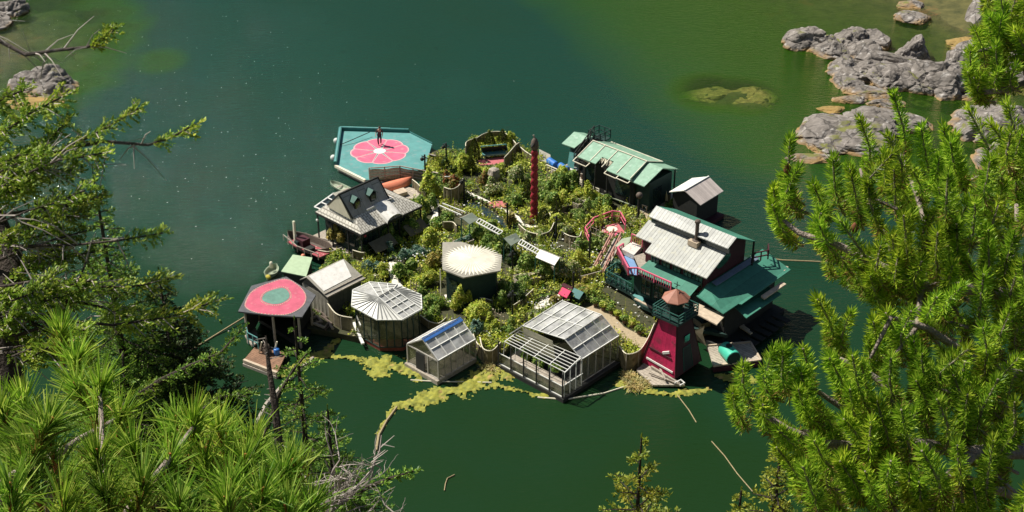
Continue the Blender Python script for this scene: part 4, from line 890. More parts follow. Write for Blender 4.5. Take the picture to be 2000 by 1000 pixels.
single('wicker_ball', MB().ball(u(1207,360,1.1), .24), m_cream, 'round tan ball on the post beside the bright green bin', 'ball', None, True)
for x, y, r_, mt, lb in ((1130,341,.2,m_iron,'rusty pot right of the round white table'),(1138,349,.18,m_terra,'brown pot by the dark doorway of the green-roofed house'),(1175,358,.22,m_dark,'dark tub left of the bright green bin'),(1184,379,.2,m_greyw,'grey basin in front of the bright green bin'),(1196,383,.2,m_glassd,'black basin right of the grey basin on the deck'),(1166,360,.2,m_white,'white bucket on the deck left of the dark tub')):
    single('pot', MB().lathe(u(x, y, .6), [(r_*.7,0),(r_,.32),(r_*.85,.33),(r_*.8,.2)], 10), mt, lb, 'pot', 'pots on the long deck')
bc = u(1262,376,.6)
t = thing('crate', 'dark blue covered crate right of the annex of the green-roofed house', 'crate', bc)
MB().box(bc[0]-.45,bc[0]+.45,bc[1]-.3,bc[1]+.3,.6,1.15).build('body', m_dark, t); MB().box(bc[0]-.5,bc[0]+.5,bc[1]-.35,bc[1]+.35,1.15,1.2).build('cover', M('navy cover', (.03,.05,.14), .6), t)
# tall lamp pole near the main house
t = thing('carved_post', 'tall dark post with a round carved head between the two big houses', 'post', u(1246,436,.4))
c_ = u(1246,436,.4); MB().tube([(c_[0],c_[1],.4),(c_[0],c_[1],2.6)], .1, 8).build('pole', m_dark, t); MB().ball((c_[0],c_[1],2.8), .26).build('head', m_iron, t, True)
t = thing('wooden_chair', 'beige wooden chair on the landing beside the tall dark post', 'chair', u(1262,408,.5))
c_ = u(1262,410,.5); ch_ = MB().box(c_[0]-.25,c_[0]+.25,c_[1]-.25,c_[1]+.25,.92,.98).build('seat', m_beige, t); MB().box(c_[0]-.25,c_[0]+.25,c_[1]+.2,c_[1]+.25,1.0,1.5).build('backrest', m_beige, t)
for dx in (-.21,.21):
    for dy in (-.21,.21): MB().box(c_[0]+dx-.03,c_[0]+dx+.03,c_[1]+dy-.03,c_[1]+dy+.03,.5,.92).build('leg', m_beige, t)
single('landing', MB().slab([u(1245,430,.55),u(1256,402,.55),u(1300,395,.55),u(1320,420,.55),u(1275,445,.55),u(1250,452,.55)], .3), m_sand, 'tan plank landing between the carved post and the white boat shed', 'landing')

# ------------------------------------------------------------------ small shed at the right
t = thing('boat_shed', 'small shed with white and grey metal roof slopes at the far right', 'shed', (-5,9.8,0))
s0, s1 = 8.25, 11.35; sr_ = -5.1
MB().slab([(sr_,s0,3.0),(sr_,s1,3.05),(-6.55,s1-.1,2.45),(-6.45,s0-.1,2.45)], .06).build('white_roof', m_whiteroof, t)
MB().slab([(sr_,s0,3.0),(-3.6,s0+.1,2.25),(-3.65,s1,2.3),(sr_,s1,3.05)], .06).build('grey_roof', M('lilac grey metal', (.52,.45,.41), .6, .12, 3, stripe=(1,.22,.08,.75)), t)
MB().box(-6.2,-3.95,s0+.15,s1-.2,.3,2.3).add([(-6.2,s0+.15,2.3),(-3.95,s0+.15,2.3),(-5.1,s0+.15,2.93)], [(0,1,2)]).build('wall', m_dark, t)
MB().beam((sr_,s0,3.03),(sr_,s1,3.08),.1,.04).build('ridge_cap', m_white, t)
MB().box(-6.4,-3.4,s0-.5,s1,-.1,.35).build('float_base', m_maroon, t)
for x, y, lb in ((1362,405,'left of the pale fenders under the right-hand shed'),(1369,409,'right of the pale fenders under the right-hand shed')):
    single('fender', MB().ball(u(x, y, .5), .14, 1.5, 1, 1), m_cream, 'white oblong fender, '+lb, 'fender', 'white fenders at the right-hand shed', True)
single('sail_board', MB().slab([u(1299,395,.5),u(1306,396,.5),u(1302,372,2.0)], .05), m_cream, 'cream triangular board leaning at the left of the right-hand shed', 'board')
single('burlap_screen', MB().curtain([u(1272,402,.3),u(1285,400,.3),u(1308,402,.3)], .4, 1.3, .03, .04), m_net, 'curved tan screen between the dark blue crate and the right-hand shed', 'screen')

# ------------------------------------------------------------------ totem pole
t = thing('totem_pole', 'tall twisted red pole topped by a dark carved bird head', 'totem pole', (-13.6,.7,0))
tb = u(1043,428,.4)
prof = [(.30,0),(.27,.2)]+[(.25-.04*i/40, .3+i*5.6/40) for i in range(41)]
mb = MB(); k = len(prof); n_ = 14; vs = []
for i in range(60):
    z = i*5.9/59; 
    for j in range(n_):
        th_ = 2*math.pi*j/n_; r_ = (.29-.05*z/5.9)*(1+.16*math.cos(2*(th_-z*5.2))); vs.append((tb[0]+r_*math.cos(th_), tb[1]+r_*math.sin(th_), .4+z))
fs = [(i*n_+j, i*n_+(j+1)%n_, (i+1)*n_+(j+1)%n_, (i+1)*n_+j) for i in range(59) for j in range(n_)]+[tuple(59*n_+j for j in range(n_))]
mb.add(vs, fs).build('shaft', m_red, t, True)
z_ = 6.3
MB().lathe((tb[0],tb[1],z_), [(.22,0),(.30,.15),(.31,.45),(.24,.75),(.14,.92),(.05,1.0)], 12).build('bird_head', m_iron, t, True)
MB().beam((tb[0]+.1,tb[1]-.25,z_+.6),(tb[0]+.15,tb[1]-.55,z_+.45),.14,.12).build('beak', m_dark, t)
MB().beam((tb[0]-.02,tb[1],z_+.95),(tb[0]-.1,tb[1]-.05,z_+1.2),.08,.12).build('crest', m_wood, t)

# ------------------------------------------------------------------ arbour along the path
def smallroof(name, label, q, mat, slope2, zg=.45):
    t = thing(name, label, 'arbour roof', (sum(p[0] for p in q)/4, sum(p[1] for p in q)/4, zg), 'small arbour roofs over the garden path')
    MB().slab(q, .05).build('roof', mat, t)
    if slope2: MB().slab(slope2, .05).build('back_slope', m_greyw, t)
    for p in q: MB().beam((p[0],p[1],zg), (p[0],p[1],p[2]-.05), .06).build('post', m_green, t)
    return t
gl_ = M('grey green sheet', (.28,.32,.25), .6, .15)
smallroof('arbour_roof', 'grey arbour roof with one ladder, left along the path', [u(901,425,2.5),u(922,415,2.5),u(936,427,2.1),u(917,438,2.1)], gl_, [u(901,425,2.5),u(922,415,2.5),u(914,418,2.3),u(893,428,2.3)])
smallroof('arbour_roof', 'grey arbour roof between two lattice ladders', [u(984,465,2.5),u(1008,455,2.5),u(1018,468,2.1),u(998,480,2.1)], gl_, [u(984,465,2.5),u(1008,455,2.5),u(1000,458,2.3),u(976,470,2.3)])
smallroof('arbour_roof', 'bright white arbour roof at the right end of the ladders', [u(1055,487,2.4),u(1093,503,2.4),u(1083,518,2.1),u(1046,502,2.1)], m_whiteroof, [u(1055,487,2.4),u(1093,503,2.4),u(1100,504,2.2),u(1062,488,2.2)])
def ladder(label, a, b, c, d, n_, mat=m_white):
    t = thing('lattice_ladder', label, 'lattice', ((a[0]+b[0])/2,(a[1]+b[1])/2,.45), 'lattice ladders over the garden path')
    MB().beam(a, b, .07).beam(d, c, .07).build('rail', mat, t)
    if n_:
        k = MB()
        for i in range(n_+1): k.beam(Vector(a).lerp(Vector(b), i/n_), Vector(d).lerp(Vector(c), i/n_), .05)
        k.build('rung', mat, t)
ladder('white two-rail lattice leading from the left fence', u(858,401,2.2), u(901,420,2.2), u(908,414,2.2), u(864,397,2.2), 0)
ladder('white-green lattice ladder between the two grey arbour roofs', u(930,434,2.2), u(975,458,2.2), u(982,452,2.2), u(936,427,2.2), 9)
ladder('white-green lattice ladder running down to the white arbour roof', u(1012,476,2.2), u(1049,496,2.2), u(1056,490,2.2), u(1018,468,2.2), 8)

# ------------------------------------------------------------------ pink bridge loop, huts, bench
t = thing('pink_pergola', 'many-sided pink railing around the pink terrace left of the main house', 'railing', u(1190,440,.5))
pl = [u(x, y, 1.4) for x, y in ((1153,468),(1143,444),(1160,425),(1196,412),(1212,414),(1222,432))]
k = MB()
for p, q in zip(pl[:-1], pl[1:]): k.beam(p, q, .07).beam(zz(p,1.0), zz(q,1.0), .04)
for p in pl: k.beam(zz(p,.45), p, .07)
k.build('rail', m_pinkp, t)
single('pink_bench', MB().slab([u(1178,458,.8),u(1202,462,.8),u(1206,455,.8),u(1182,452,.8)], .12), m_pinkp, 'small curved pink bench at the near edge of the pink terrace', 'bench')
single('round_table', MB().lathe(u(1195,457,.5), [(.06,0),(.06,.35),(.42,.38),(.42,.44)], 16), m_cream, 'round pale table on the pink terrace', 'table')
t = thing('bridge', 'narrow footbridge with faded pink handrails climbing to the main house', 'bridge', u(1190,500,.5))
MB().slab([u(1162,540,.5),u(1176,545,.5),u(1215,470,1.4),u(1200,464,1.4)], .08).build('deck', m_wood, t)
fp = M('faded pink timber', (.42,.22,.17), .8, .25)
for l_ in (((1160,535),(1198,464)),((1177,544),(1212,472))):
    a_, b_ = u(*l_[0],.5), u(*l_[1],1.4); MB().rail([a_, b_], .75, (.5,1.), .9, 0, .08).build('handrail', fp, t)
def hut(label, x, y, w_, mat, mroof):
    c_ = u(x, y, .45); t = thing('toy_hut', label, 'hut', c_, 'little huts behind the large greenhouse')
    MB().box(c_[0]-w_,c_[0]+w_,c_[1]-w_,c_[1]+w_,.45,1.0).build('wall', mat, t)
    MB().slab([(c_[0]-w_-.08,c_[1],1.35),(c_[0]-w_-.08,c_[1]-w_-.1,.98),(c_[0]+w_+.08,c_[1]-w_-.1,.98),(c_[0]+w_+.08,c_[1],1.35)], .04).slab([(c_[0]-w_-.08,c_[1],1.35),(c_[0]+w_+.08,c_[1],1.35),(c_[0]+w_+.08,c_[1]+w_+.1,.98),(c_[0]-w_-.08,c_[1]+w_+.1,.98)], .04).build('roof', mroof, t)
    MB().box(c_[0]-.08,c_[0]+.08,c_[1]-w_-.03,c_[1]-w_-.01,.5,.85).build('door', m_dark, t)
hut('little magenta hut behind the large greenhouse', 1106, 586, .32, m_crim, m_magenta)
hut('little dark green hut behind the large greenhouse', 1130, 588, .36, m_dgreen, m_teal_dark)
single('red_bench', MB().box(*[c for c in (lambda q: (q[0]-.7,q[0]+.7,q[1]-.2,q[1]+.2,.7,.85))(u(1112,565,.7))]).beam(*(lambda q: ((q[0]-.6,q[1],.45),(q[0]-.6,q[1],.7)))(u(1112,565,.7)), .1).beam(*(lambda q: ((q[0]+.6,q[1],.45),(q[0]+.6,q[1],.7)))(u(1112,565,.7)), .1), m_maroon, 'low dark red bench behind the little magenta hut', 'bench')
t = thing('teal_bench', 'wide teal bench with a dark back below the curved screen', 'bench', u(965,302,.5))
bq = [u(942,303,.9),u(991,299,.9),u(991,292,.9),u(942,296,.9)]
MB().slab(bq, .12).build('seat', m_teal, t); MB().slab([u(942,296,.95),u(991,292,.95),u(988,284,1.5),u(941,288,1.5)], .06).build('backrest', m_black, t)
MB().beam(u(941,296,.95),u(940,286,1.6),.08).beam(u(991,292,.95),u(988,282,1.6),.08).beam(u(940,286,1.6),u(988,282,1.6),.07).build('back_frame', m_teal, t)
for p in bq: MB().beam(zz(p,.42), zz(p,.8), .08).build('leg', m_teal_dark, t)

# ------------------------------------------------------------------ cloth screens and retaining walls
def screen(label, pts, z0, z1, mat=m_net, rim=m_cream, cat='cloth wall', fold=.035):
    P_ = [u(x, y, z0) for x, y in pts]
    # smooth the line
    Q = [P_[0]]
    for i in range(len(P_)-1):
        for k in range(1, 5):
            s_ = k/4; a, b, c, d = [Vector(P_[max(0, min(len(P_)-1, i+j))]) for j in (-1,0,1,2)]
            Q.append(tuple(.5*((2*b)+(c-a)*s_+(2*a-5*b+4*c-d)*s_**2+(3*b-a-3*c+d)*s_**3)))
    c = Q[len(Q)//2]; t = thing('cloth_wall', label, cat, (c[0], c[1], z0), 'cloth walls round the planting floats')
    MB().curtain(Q, z0, z1, .05, fold).build('cloth', mat, t)
    k = MB().tube([(p[0],p[1],z1+.02) for p in Q], .035, 5); k.build('rim', rim, t)
    k = MB()
    for p in Q[::4]: k.beam((p[0],p[1],z0),(p[0],p[1],z1+.05),.05)
    k.build('stake', m_wood, t)
screen('sagging tan cloth wall between the large greenhouse and the lighthouse', [(1208,712),(1222,728),(1246,722),(1262,700),(1276,668)], -.1, 1.35)
screen('tan cloth wall left of the large greenhouse', [(938,690),(944,712),(962,716),(978,700)], -.1, 1.15)
screen('tan cloth wall hanging from the right end of the gabled greenhouse', [(922,672),(930,694),(940,706)], -.1, 1.0)
screen('draped tan net between the long shed and the many-sided greenhouse', [(642,630),(655,648),(668,656),(690,660)], -.1, 1.5, m_netthin)
screen('low tan cloth wall right of the many-sided greenhouse', [(822,640),(838,652),(858,656),(872,645)], 0, 1.0)
screen('curved tan cloth wall below the carved red pole', [(1013,455),(1028,468),(1050,474),(1072,470),(1082,452)], .4, 1.15)
screen('tan cloth wall right of the carved red pole planter', [(1097,470),(1112,478),(1130,480),(1135,470)], .4, 1.15)
screen('curved tan screen behind the teal bench', [(931,287),(946,278),(962,274),(982,275),(998,286),(1008,298)], .4, 1.2)
screen('tan screen at the far left of the teal bench', [(910,305),(912,296),(930,288)], .4, 1.3)
screen('peaked tan net right of the teal bench', [(985,330),(996,318),(1006,306),(1014,300)], .5, 1.5)
screen('long tan screen running from the carved pole towards the grey ramp', [(1012,300),(1025,312),(1040,322)], .4, 1.2)
screen('wide tan net wall left of the dark strip', [(868,398),(882,402),(896,396),(906,380)], .45, 1.9)
screen('tan cloth wall left of the little magenta hut', [(1003,616),(1020,604),(1042,584)], .4, 1.2)
screen('tan cloth wall behind the gabled greenhouse planters', [(895,606),(905,598),(940,594),(962,600)], .4, .9)
screen('tan cloth wall above the sunburst roof', [(866,452),(884,452),(892,460)], .4, 1.2)
screen('tan cloth fence behind the orange hull', [(806,366),(818,376),(832,392)], .4, 1.1)
screen('grey tan screen left of the shingled house steps', [(622,505),(645,508),(668,500)], .1, .8)
screen('olive tan screen at the right of the white shed roof', [(690,505),(712,510),(730,500)], .4, 1.1)

# ------------------------------------------------------------------ lamp and birdhouse poles
def lamppole(label, x, y, h, arm=.35, ball=True, tilt=0):
    c_ = u(x, y, .42); t = thing('garden_post', label, 'post', c_, 'dark posts standing in the gardens')
    MB().tube([(c_[0],c_[1],.42),(c_[0]+tilt,c_[1],.42+h)], .07, 8).build('pole', m_black, t)
    k = MB().beam((c_[0]-arm,c_[1],.42+h*.9),(c_[0]+arm,c_[1],.42+h*.9),.07); k.build('cross_arm', m_black, t)
    if ball: MB().ball((c_[0]-arm*.9,c_[1],.42+h*.9-.28), .16).build('hanging_lamp', m_dark, t, True)
lamppole('dark cross-armed post where the teal deck meets the slatted fence', 831, 352, 2.3)
lamppole('dark cross-armed post beside the triangular net', 872, 322, 2.0)
lamppole('dark cross-armed post rising by the tall net wall left of the dark strip', 907, 394, 2.1)
lamppole('dark post at the near end of the dark strip', 991, 449, 2.3, .25, False)
lamppole('dark post right of the curved cloth wall under the red pole', 1086, 468, 2.0, .3, False)
lamppole('dark thin post left of the bridge handrails', 1151, 512, 2.6, .2, False)
lamppole('dark thin post in front of the low red bench', 1119, 582, 2.1, .05, False)
lamppole('dark post left of the large greenhouse, at the open cloth gate', 1001, 622, 2.2, .3, True)
lamppole('dark post right of the sunburst roof', 1001, 535, 1.9, .25, True)
lamppole('dark post at the right corner of the many-sided greenhouse', 824, 618, 1.6, .25, False)
lamppole('dark post left of the white arbour lattice', 858, 440, 1.6, .2, False)

# ------------------------------------------------------------------ floating algae, ropes, weed
def algae(paths_, cell=.1, seed=1):
    bm_v = {}; fs = []; vs = []
    segs = []
    for pts in paths_:
        Q = [(G(x, y, 0).x, G(x, y, 0).y, w_) for x, y, w_ in pts]; segs += list(zip(Q[:-1], Q[1:]))
    xs_ = [q[0] for s_ in segs for q in s_]; ys_ = [q[1] for s_ in segs for q in s_]
    X, Y = np.meshgrid(np.arange(min(xs_)-2, max(xs_)+2, cell), np.arange(min(ys_)-2, max(ys_)+2, cell))
    best = np.full(X.shape, -9.)
    for (x0,y0,w0),(x1,y1,w1) in segs:
        L2 = (x1-x0)**2+(y1-y0)**2; k = np.clip(((X-x0)*(x1-x0)+(Y-y0)*(y1-y0))/L2, 0, 1)
        d = np.hypot(X-x0-k*(x1-x0), Y-y0-k*(y1-y0)); best = np.maximum(best, 1-d/(w0+(w1-w0)*k))
    val = best+.5*fnoise(X, Y, 1.7, seed)+.55*fnoise(X, Y, 6.5, seed+1)+.3*fnoise(X, Y, 17, seed+2)
    ok = (best > -1.2) & (val > .12); Z = .015+np.clip(val, 0, 1)*.08+.05*fnoise(X, Y, 7, 4)
    Z = np.maximum(Z, .012)
    idx = -np.ones(X.shape, int); c = 0
    for i in range(X.shape[0]-1):
        for j in range(X.shape[1]-1):
            if ok[i,j]:
                q = []
                for a, b in ((i,j),(i,j+1),(i+1,j+1),(i+1,j)):
                    if idx[a,b] < 0:
                        idx[a,b] = c; c += 1; jx, jy = np.sin(a*12.9+b*78.2)*.04, np.sin(a*39.3+b*11.1)*.04
                        vs.append((X[a,b]+jx, Y[a,b]+jy, Z[a,b]))
                    q.append(idx[a,b])
                fs.append(q)
    mb = MB(False); mb.v = vs; mb.f = [tuple(int(k) for k in f) for f in fs]
    o = mb.build('floating_algae', m_algae, None, True); return tagit(o, kind='stuff')
algae([[(620,692,.3),(650,697,.25),(700,704,.35),(745,715,1.0),(790,718,.9),(818,742,.3)], [(640,684,.2),(668,655,.15)],
       [(770,795,.3),(810,790,.6),(850,775,.8),(890,765,.8),(935,738,.9),(965,720,1.0),(985,735,.5)], [(960,752,.35),(1010,764,.2),(1060,775,.25)],
       [(1225,752,.6),(1260,762,.6),(1300,772,.2),(1345,768,.3),(1382,762,.15)], [(1405,735,.3),(1440,742,.7),(1460,745,.4)],
       [(640,650,.35),(662,645,.2)], [(1225,590,.2),(1260,605,.3),(1250,590,.2)], [(550,735,.25),(580,715,.35),(612,695,.3)],
       [(770,796,.2),(735,850,.1)]])
rp_ = MB(False).tube([G(x, y, .05) for x, y in ((775,795),(755,822),(740,850),(735,880))], .09, 6)
single('mooring_line', rp_, m_rope, 'weedy brown rope trailing from the algae towards the bottom of the picture', 'rope')
single('mooring_line', MB(False).tube([G(x, y, .05) for x, y in ((802,742),(850,745),(960,747))], .04, 6), m_cream, 'pale rope floating in front of the gabled greenhouse', 'rope')
single('mooring_line', MB(False).tube([G(x, y, .05) for x, y in ((1050,776),(1105,780),(1180,768),(1230,752))], .05, 6), m_cream, 'pale rope curving round the near corner of the large greenhouse', 'rope')
single('mooring_line', MB(False).tube([G(x, y, .04) for x, y in ((1390,862),(1415,890),(1440,925),(1470,960))], .03, 6), m_rope, 'single tan rope in the open water below the green tank', 'rope')
single('mooring_line', MB(False).tube([G(x, y, .04) for x, y in ((1488,503),(1530,508),(1580,510),(1640,513))], .05, 6), m_rope, 'yellowed floating rope leading right from the main house', 'rope')
single('mooring_line', MB(False).tube([G(x, y, .04) for x, y in ((612,700),(560,745),(520,790),(500,830))], .16, 6), m_wood, 'thick pale boom log rope lying left of the yellow algae', 'rope')
single('mooring_line', MB(False).tube([G(1318,765,.04), G(1345,800,-.0), G(1360,825,.02)], .03, 6), m_rope, 'thin rope slanting into the water below the crimson lighthouse', 'rope')
single('drifting_stick', MB(False).tube([G(x, y, .05) for x, y in ((868,958),(870,945),(874,934),(888,927))], .035, 5), m_rope, 'short bent stick drifting alone in the open water at the bottom', 'stick')
def blades(name, pts, n, h, mat, label, cat, kind=None):
    V = []
    for i in range(n):
        x, y, r_ = pts[rng.integers(len(pts))]; g = G(x, y, .05); a, rr_ = rng.uniform(0, 6.28), r_*rng.uniform()**.5
        b = np.array([g.x+rr_*math.cos(a), g.y+rr_*math.sin(a), .05]); d = np.array([rng.normal(0,.8), rng.normal(0,.8), rng.uniform(.2,.9)]); d /= np.linalg.norm(d)
        s_ = np.cross(d, [0,0,1]); s_ /= np.linalg.norm(s_)+1e-6; L = h*rng.uniform(.5,1.2); m_ = b+d*L*.6; e = b+d*L-np.array([0,0,L*.35])
        V += [b-s_*.02, b+s_*.02, m_+s_*.02, m_-s_*.02, m_-s_*.02, m_+s_*.02, e+s_*.006, e-s_*.006]
    o = npmesh(name, V, 4, mat); return tagit(o, label, cat, None, kind)
blades('reed_clump', [(1235,745,.7),(1250,750,.6),(1225,735,.4),(1240,757,.5)], 700, .55, l_dry, 'tuft of pale drying reeds floating left of the lighthouse foot', 'reeds')
blades('reed_clump', [(968,715,.6),(955,720,.5)], 260, .5, l_dry, 'brown drying weed heap between the two nearest greenhouses', 'reeds')

# ------------------------------------------------------------------ garden plants
def leaves(c, rx, ry, rz, n, size, lump=.35, seed=0, inner=.35, asp=.5):
    r = np.random.default_rng(seed)
    d = r.normal(size=(n,3)); d /= np.linalg.norm(d, axis=1)[:,None]; d[:,2] = np.abs(d[:,2])*1.05-.12
    k = r.integers(3, 6); lumps = r.normal(size=(k+4,3)); lumps /= np.linalg.norm(lumps, axis=1)[:,None]; lumps[:,2] = np.abs(lumps[:,2])
    rad = .72+lump*np.max(np.clip(d@lumps.T, 0, 1)**6, axis=1)-.1*r.uniform(size=n)
    rad *= np.where(r.uniform(size=n) < inner, r.uniform(.35,.95,size=n), r.uniform(.9,1.08,size=n))
    p = np.array(c)+d*rad[:,None]*np.array([rx,ry,rz])
    nrm = d+r.normal(size=(n,3))*.55; nrm[:,2] += .35; nrm /= np.linalg.norm(nrm, axis=1)[:,None]
    a = np.cross(nrm, r.normal(size=(n,3))); a /= np.linalg.norm(a, axis=1)[:,None]; b = np.cross(nrm, a)
    s_ = size*r.uniform(.6,1.4,size=(n,1)); a = a*s_; b = b*s_*asp
    return np.stack([p-a, p+b-a*.1, p+a, p-b-a*.1], 1).reshape(-1,3)
def stemmb(c, h, r_, n=4, seed=0):
    r = random.Random(seed); mb = MB(False); c = Vector(c)
    for i in range(n):
        e = c+Vector((r.uniform(-1,1)*r_*.6, r.uniform(-1,1)*r_*.6, h*.75)); m_ = c.lerp(e, .5)+Vector((r.uniform(-.06,.06), r.uniform(-.06,.06), 0))
        mb.tube([c, m_, e], .035, 4, .012)
    return mb
pid = [0]
def shrub(name, x, y, r_, h, mat, label, group=None, dens=.8, leaf=.09, z=.42, cat='shrub'):
    pid[0] += 1; g = G(x, y, z); t = thing(name, label, cat, g, group, world=True)
    n = int(1250*dens*max(.25, r_*r_*1.1+r_*h*.9))
    rs = np.random.default_rng(500+pid[0]); V = []; kk = 4 if r_ > .45 else 1
    for q in range(kk):
        sc = rs.uniform(.35,.9) if kk > 1 else 1; hh = h*rs.uniform(.6,1.6); ox, oy = (rs.normal(size=2)*r_*.5 if kk > 1 else (0,0))
        V.append(leaves((g.x+ox, g.y+oy, z+hh*.42), r_*sc, r_*sc*.95, hh*.6, int(n*sc*.7 if kk > 1 else n), leaf*rs.uniform(.75,1.5), .5, 100+pid[0]+q*77, asp=rs.uniform(.3,.6)))
    V = np.concatenate(V)
    npmesh('foliage', V, 4, mat, t)
    stemmb(g, h, r_, 4, pid[0]).build('stem', m_barkd, t); return t
for x, y, r_, h, mt, lb in (
    (842,385,.75,1.9,l_bright,'tall bright leafy bush by the post where teal deck meets fence'),
    (838,410,.55,1.0,l_mid,'rounded green bush below the bright leafy bush at the deck end of the white path'),
    (883,335,.5,1.2,l_dark,'dark round bush right of the triangular net'),
    (905,335,.8,1.1,l_bright,'spreading yellow-green bush in front of the post by the triangular net'),
    (885,368,.75,1.2,l_red,'reddish green bush over the wide net wall'),
    (948,365,.6,1.3,l_red,'bush with orange-red tinge left of the carved stump'),
    (968,345,.65,1.2,l_bright,'bright lime bush directly below the teal bench'),
    (962,378,.8,1.0,l_pale,'white-flowered bush above the long pink mat'),
    (996,288,.55,1.0,l_bright,'lime bush right of the teal bench behind the peaked net'),
    (1015,352,.85,1.1,l_pale,'pale flowering bush left of the red pole shaft'),
    (1003,400,.7,1.0,l_mid,'leafy green bush left of the red pole base above the white edging'),
    (1000,440,.5,.8,l_olive,'yellowing round bush right of the post at the dark strip'),
    (1085,355,.9,1.3,l_bright,'large lime bush right of the red pole at mid height'),
    (1112,372,.9,1.3,l_mid,'large green bush below the white deck railing'),
    (1078,385,.8,1.1,l_mid,'leafy bush between the red pole and the two lime bushes'),
    (1145,388,.85,1.2,l_bright,'lime bush under the green-roofed house deck, near its middle'),
    (1172,402,.7,1.0,l_mid,'green bush under the dark boarded edge, left of the pink railing'),
    (1100,398,.7,.9,l_bright,'low bright bush right of the small conical cedar'),
    (1095,440,.85,1.0,l_bright,'rounded bright hedge bush right of the red pole planter'),
    (1130,425,.75,1.0,l_mid,'green bush left of the pink railing corner'),
    (1113,455,.7,.9,l_pale,'flower-dotted bush behind the cloth wall right of the pole planter'),
    (1165,445,.55,.9,l_bright,'bright bush inside the left of the pink railing'),
    (1190,428,.5,.8,l_bright,'bright bush inside the top of the pink railing'),
    (1212,432,.45,.8,l_olive,'yellow-green bush inside the right corner of the pink railing'),
    (1235,440,.5,.9,l_pale,'flowering bush at the foot of the tall dark carved post'),
    (1185,485,.6,.9,l_pale,'white-dotted bush climbing the left side of the bridge'),
    (1215,490,.45,.9,l_pale,'white-dotted bush between the bridge and the blue balcony'),
    (1190,530,.55,.8,l_blue,'grey-green bush at the bottom of the bridge handrails'),
    (1140,490,.7,1.0,l_mid,'green bush right of the white arbour roof'),
    (1125,520,.9,1.1,l_bright,'wide bright green vine below the white arbour roof'),
    (1100,548,.8,1.0,l_pale,'dense grey-green flowering bush above the low red bench'),
    (1150,570,.8,.8,l_olive,'golden reedy bush at the left corner of the house deck'),
    (1062,545,.75,1.1,l_mid,'bush beneath the left post of the white arbour roof'),
    (1035,530,.8,1.2,l_mid,'tangled bush under the second lattice ladder'),
    (1015,570,.8,1.0,l_mid,'green bush right of the post by the sunburst roof'),
    (975,590,.85,1.5,l_mid,'tall loose bush in front of the dark wall under the sunburst roof'),
    (1040,480,.7,.9,l_pale,'flower-dotted bush above the second lattice ladder'),
    (965,490,.8,1.0,l_mid,'bush between the sunburst roof and the first lattice ladder'),
    (990,505,.7,1.0,l_dark,'dark bush below the middle arbour roof'),
    (930,462,.8,1.0,l_mid,'wide bush below the first arbour roof'),
    (880,440,.7,1.1,l_mid,'leafy bush left of the first arbour roof, right of the white path'),
    (845,480,.7,1.1,l_bright,'bright bush at the left corner of the sunburst roof'),
    (830,440,.6,1.0,l_mid,'bush at the right corner of the shingled house'),
    (790,462,.85,1.4,l_mid,'tall leafy bush right of the shingled house steps'),
    (755,480,.95,1.4,l_mid,'large dark-green bush at the near corner of the shingled house'),
    (725,502,.7,1.0,l_dark,'dark bush below the near corner post of the shingled house'),
    (790,505,.7,1.0,l_blue,'blue-green bush above the white flower patch'),
    (818,500,.75,.7,l_blue,'low turquoise-white flowering patch left of the sunburst roof'),
    (850,520,.65,1.1,l_olive,'olive bush at the left edge of the sunburst building'),
    (800,545,.8,1.0,l_mid,'green bush right of the bleached cloth path'),
    (835,560,.8,1.1,l_bright,'bright bush above the many-sided greenhouse right corner'),
    (748,540,.6,.9,l_bright,'yellow-green bush left of the bleached cloth path'),
    (725,535,.6,.8,l_blue,'blue-green bush at the right end of the white-topped shed'),
    (842,595,.7,.9,l_mid,'green bush right of the many-sided greenhouse roof'),
    (890,600,.8,1.3,l_bright,'tall feathery bush in front of the left of the sunburst building'),
    (855,625,.6,.8,l_mid,'bush above the low tan wall by the many-sided greenhouse'),
    (938,622,.8,1.1,l_bright,'bright planter bush behind the gabled greenhouse'),
    (960,645,.6,.9,l_bright,'lime planter bush left of the large greenhouse roof'),
    (925,655,.5,.8,l_blue,'grey-green planter bush at the end of the gabled greenhouse'),
    (985,650,.5,.8,l_mid,'small planter bush touching the left slope of the large greenhouse'),
    (1045,622,.5,.7,l_pale,'pale flowering bush behind the large greenhouse, left of the magenta hut'),
    (1085,600,.45,.8,l_olive,'yellowish bush just left of the magenta hut'),
    (912,560,.0,.0,None,None),
    (1010,600,.5,1.4,l_dark,'dark upright bush by the tilted cloth wall'),
    (660,478,.5,1.3,l_olive,'yellow-green shrub at the water side of the shingled house'),
    (1310,405,.5,.7,l_mid,'low green plant at the left of the right-hand white shed'),
    (1060,650,.8,1.2,l_bright,'crop plants under the middle of the large greenhouse roof'),
    (1120,660,.8,1.1,l_mid,'crop plants under the right slope of the large greenhouse'),
    (745,610,.8,1.3,l_mid,'plants growing inside the many-sided greenhouse'),
    (870,670,.6,1.0,l_bright,'plants growing inside the gabled greenhouse'),
    (1025,700,.5,.7,l_mid,'leafy crop at the left end of the open frame bay'),
    (1055,712,.5,.6,l_mid,'leafy crop in the middle of the open frame bay'),
    (1085,728,.45,.6,l_mid,'leafy crop at the right end of the open frame bay'),
    ):
    if mt: shrub('garden_shrub', x, y, r_, h, mt, lb, 'bushes growing on the floating gardens')
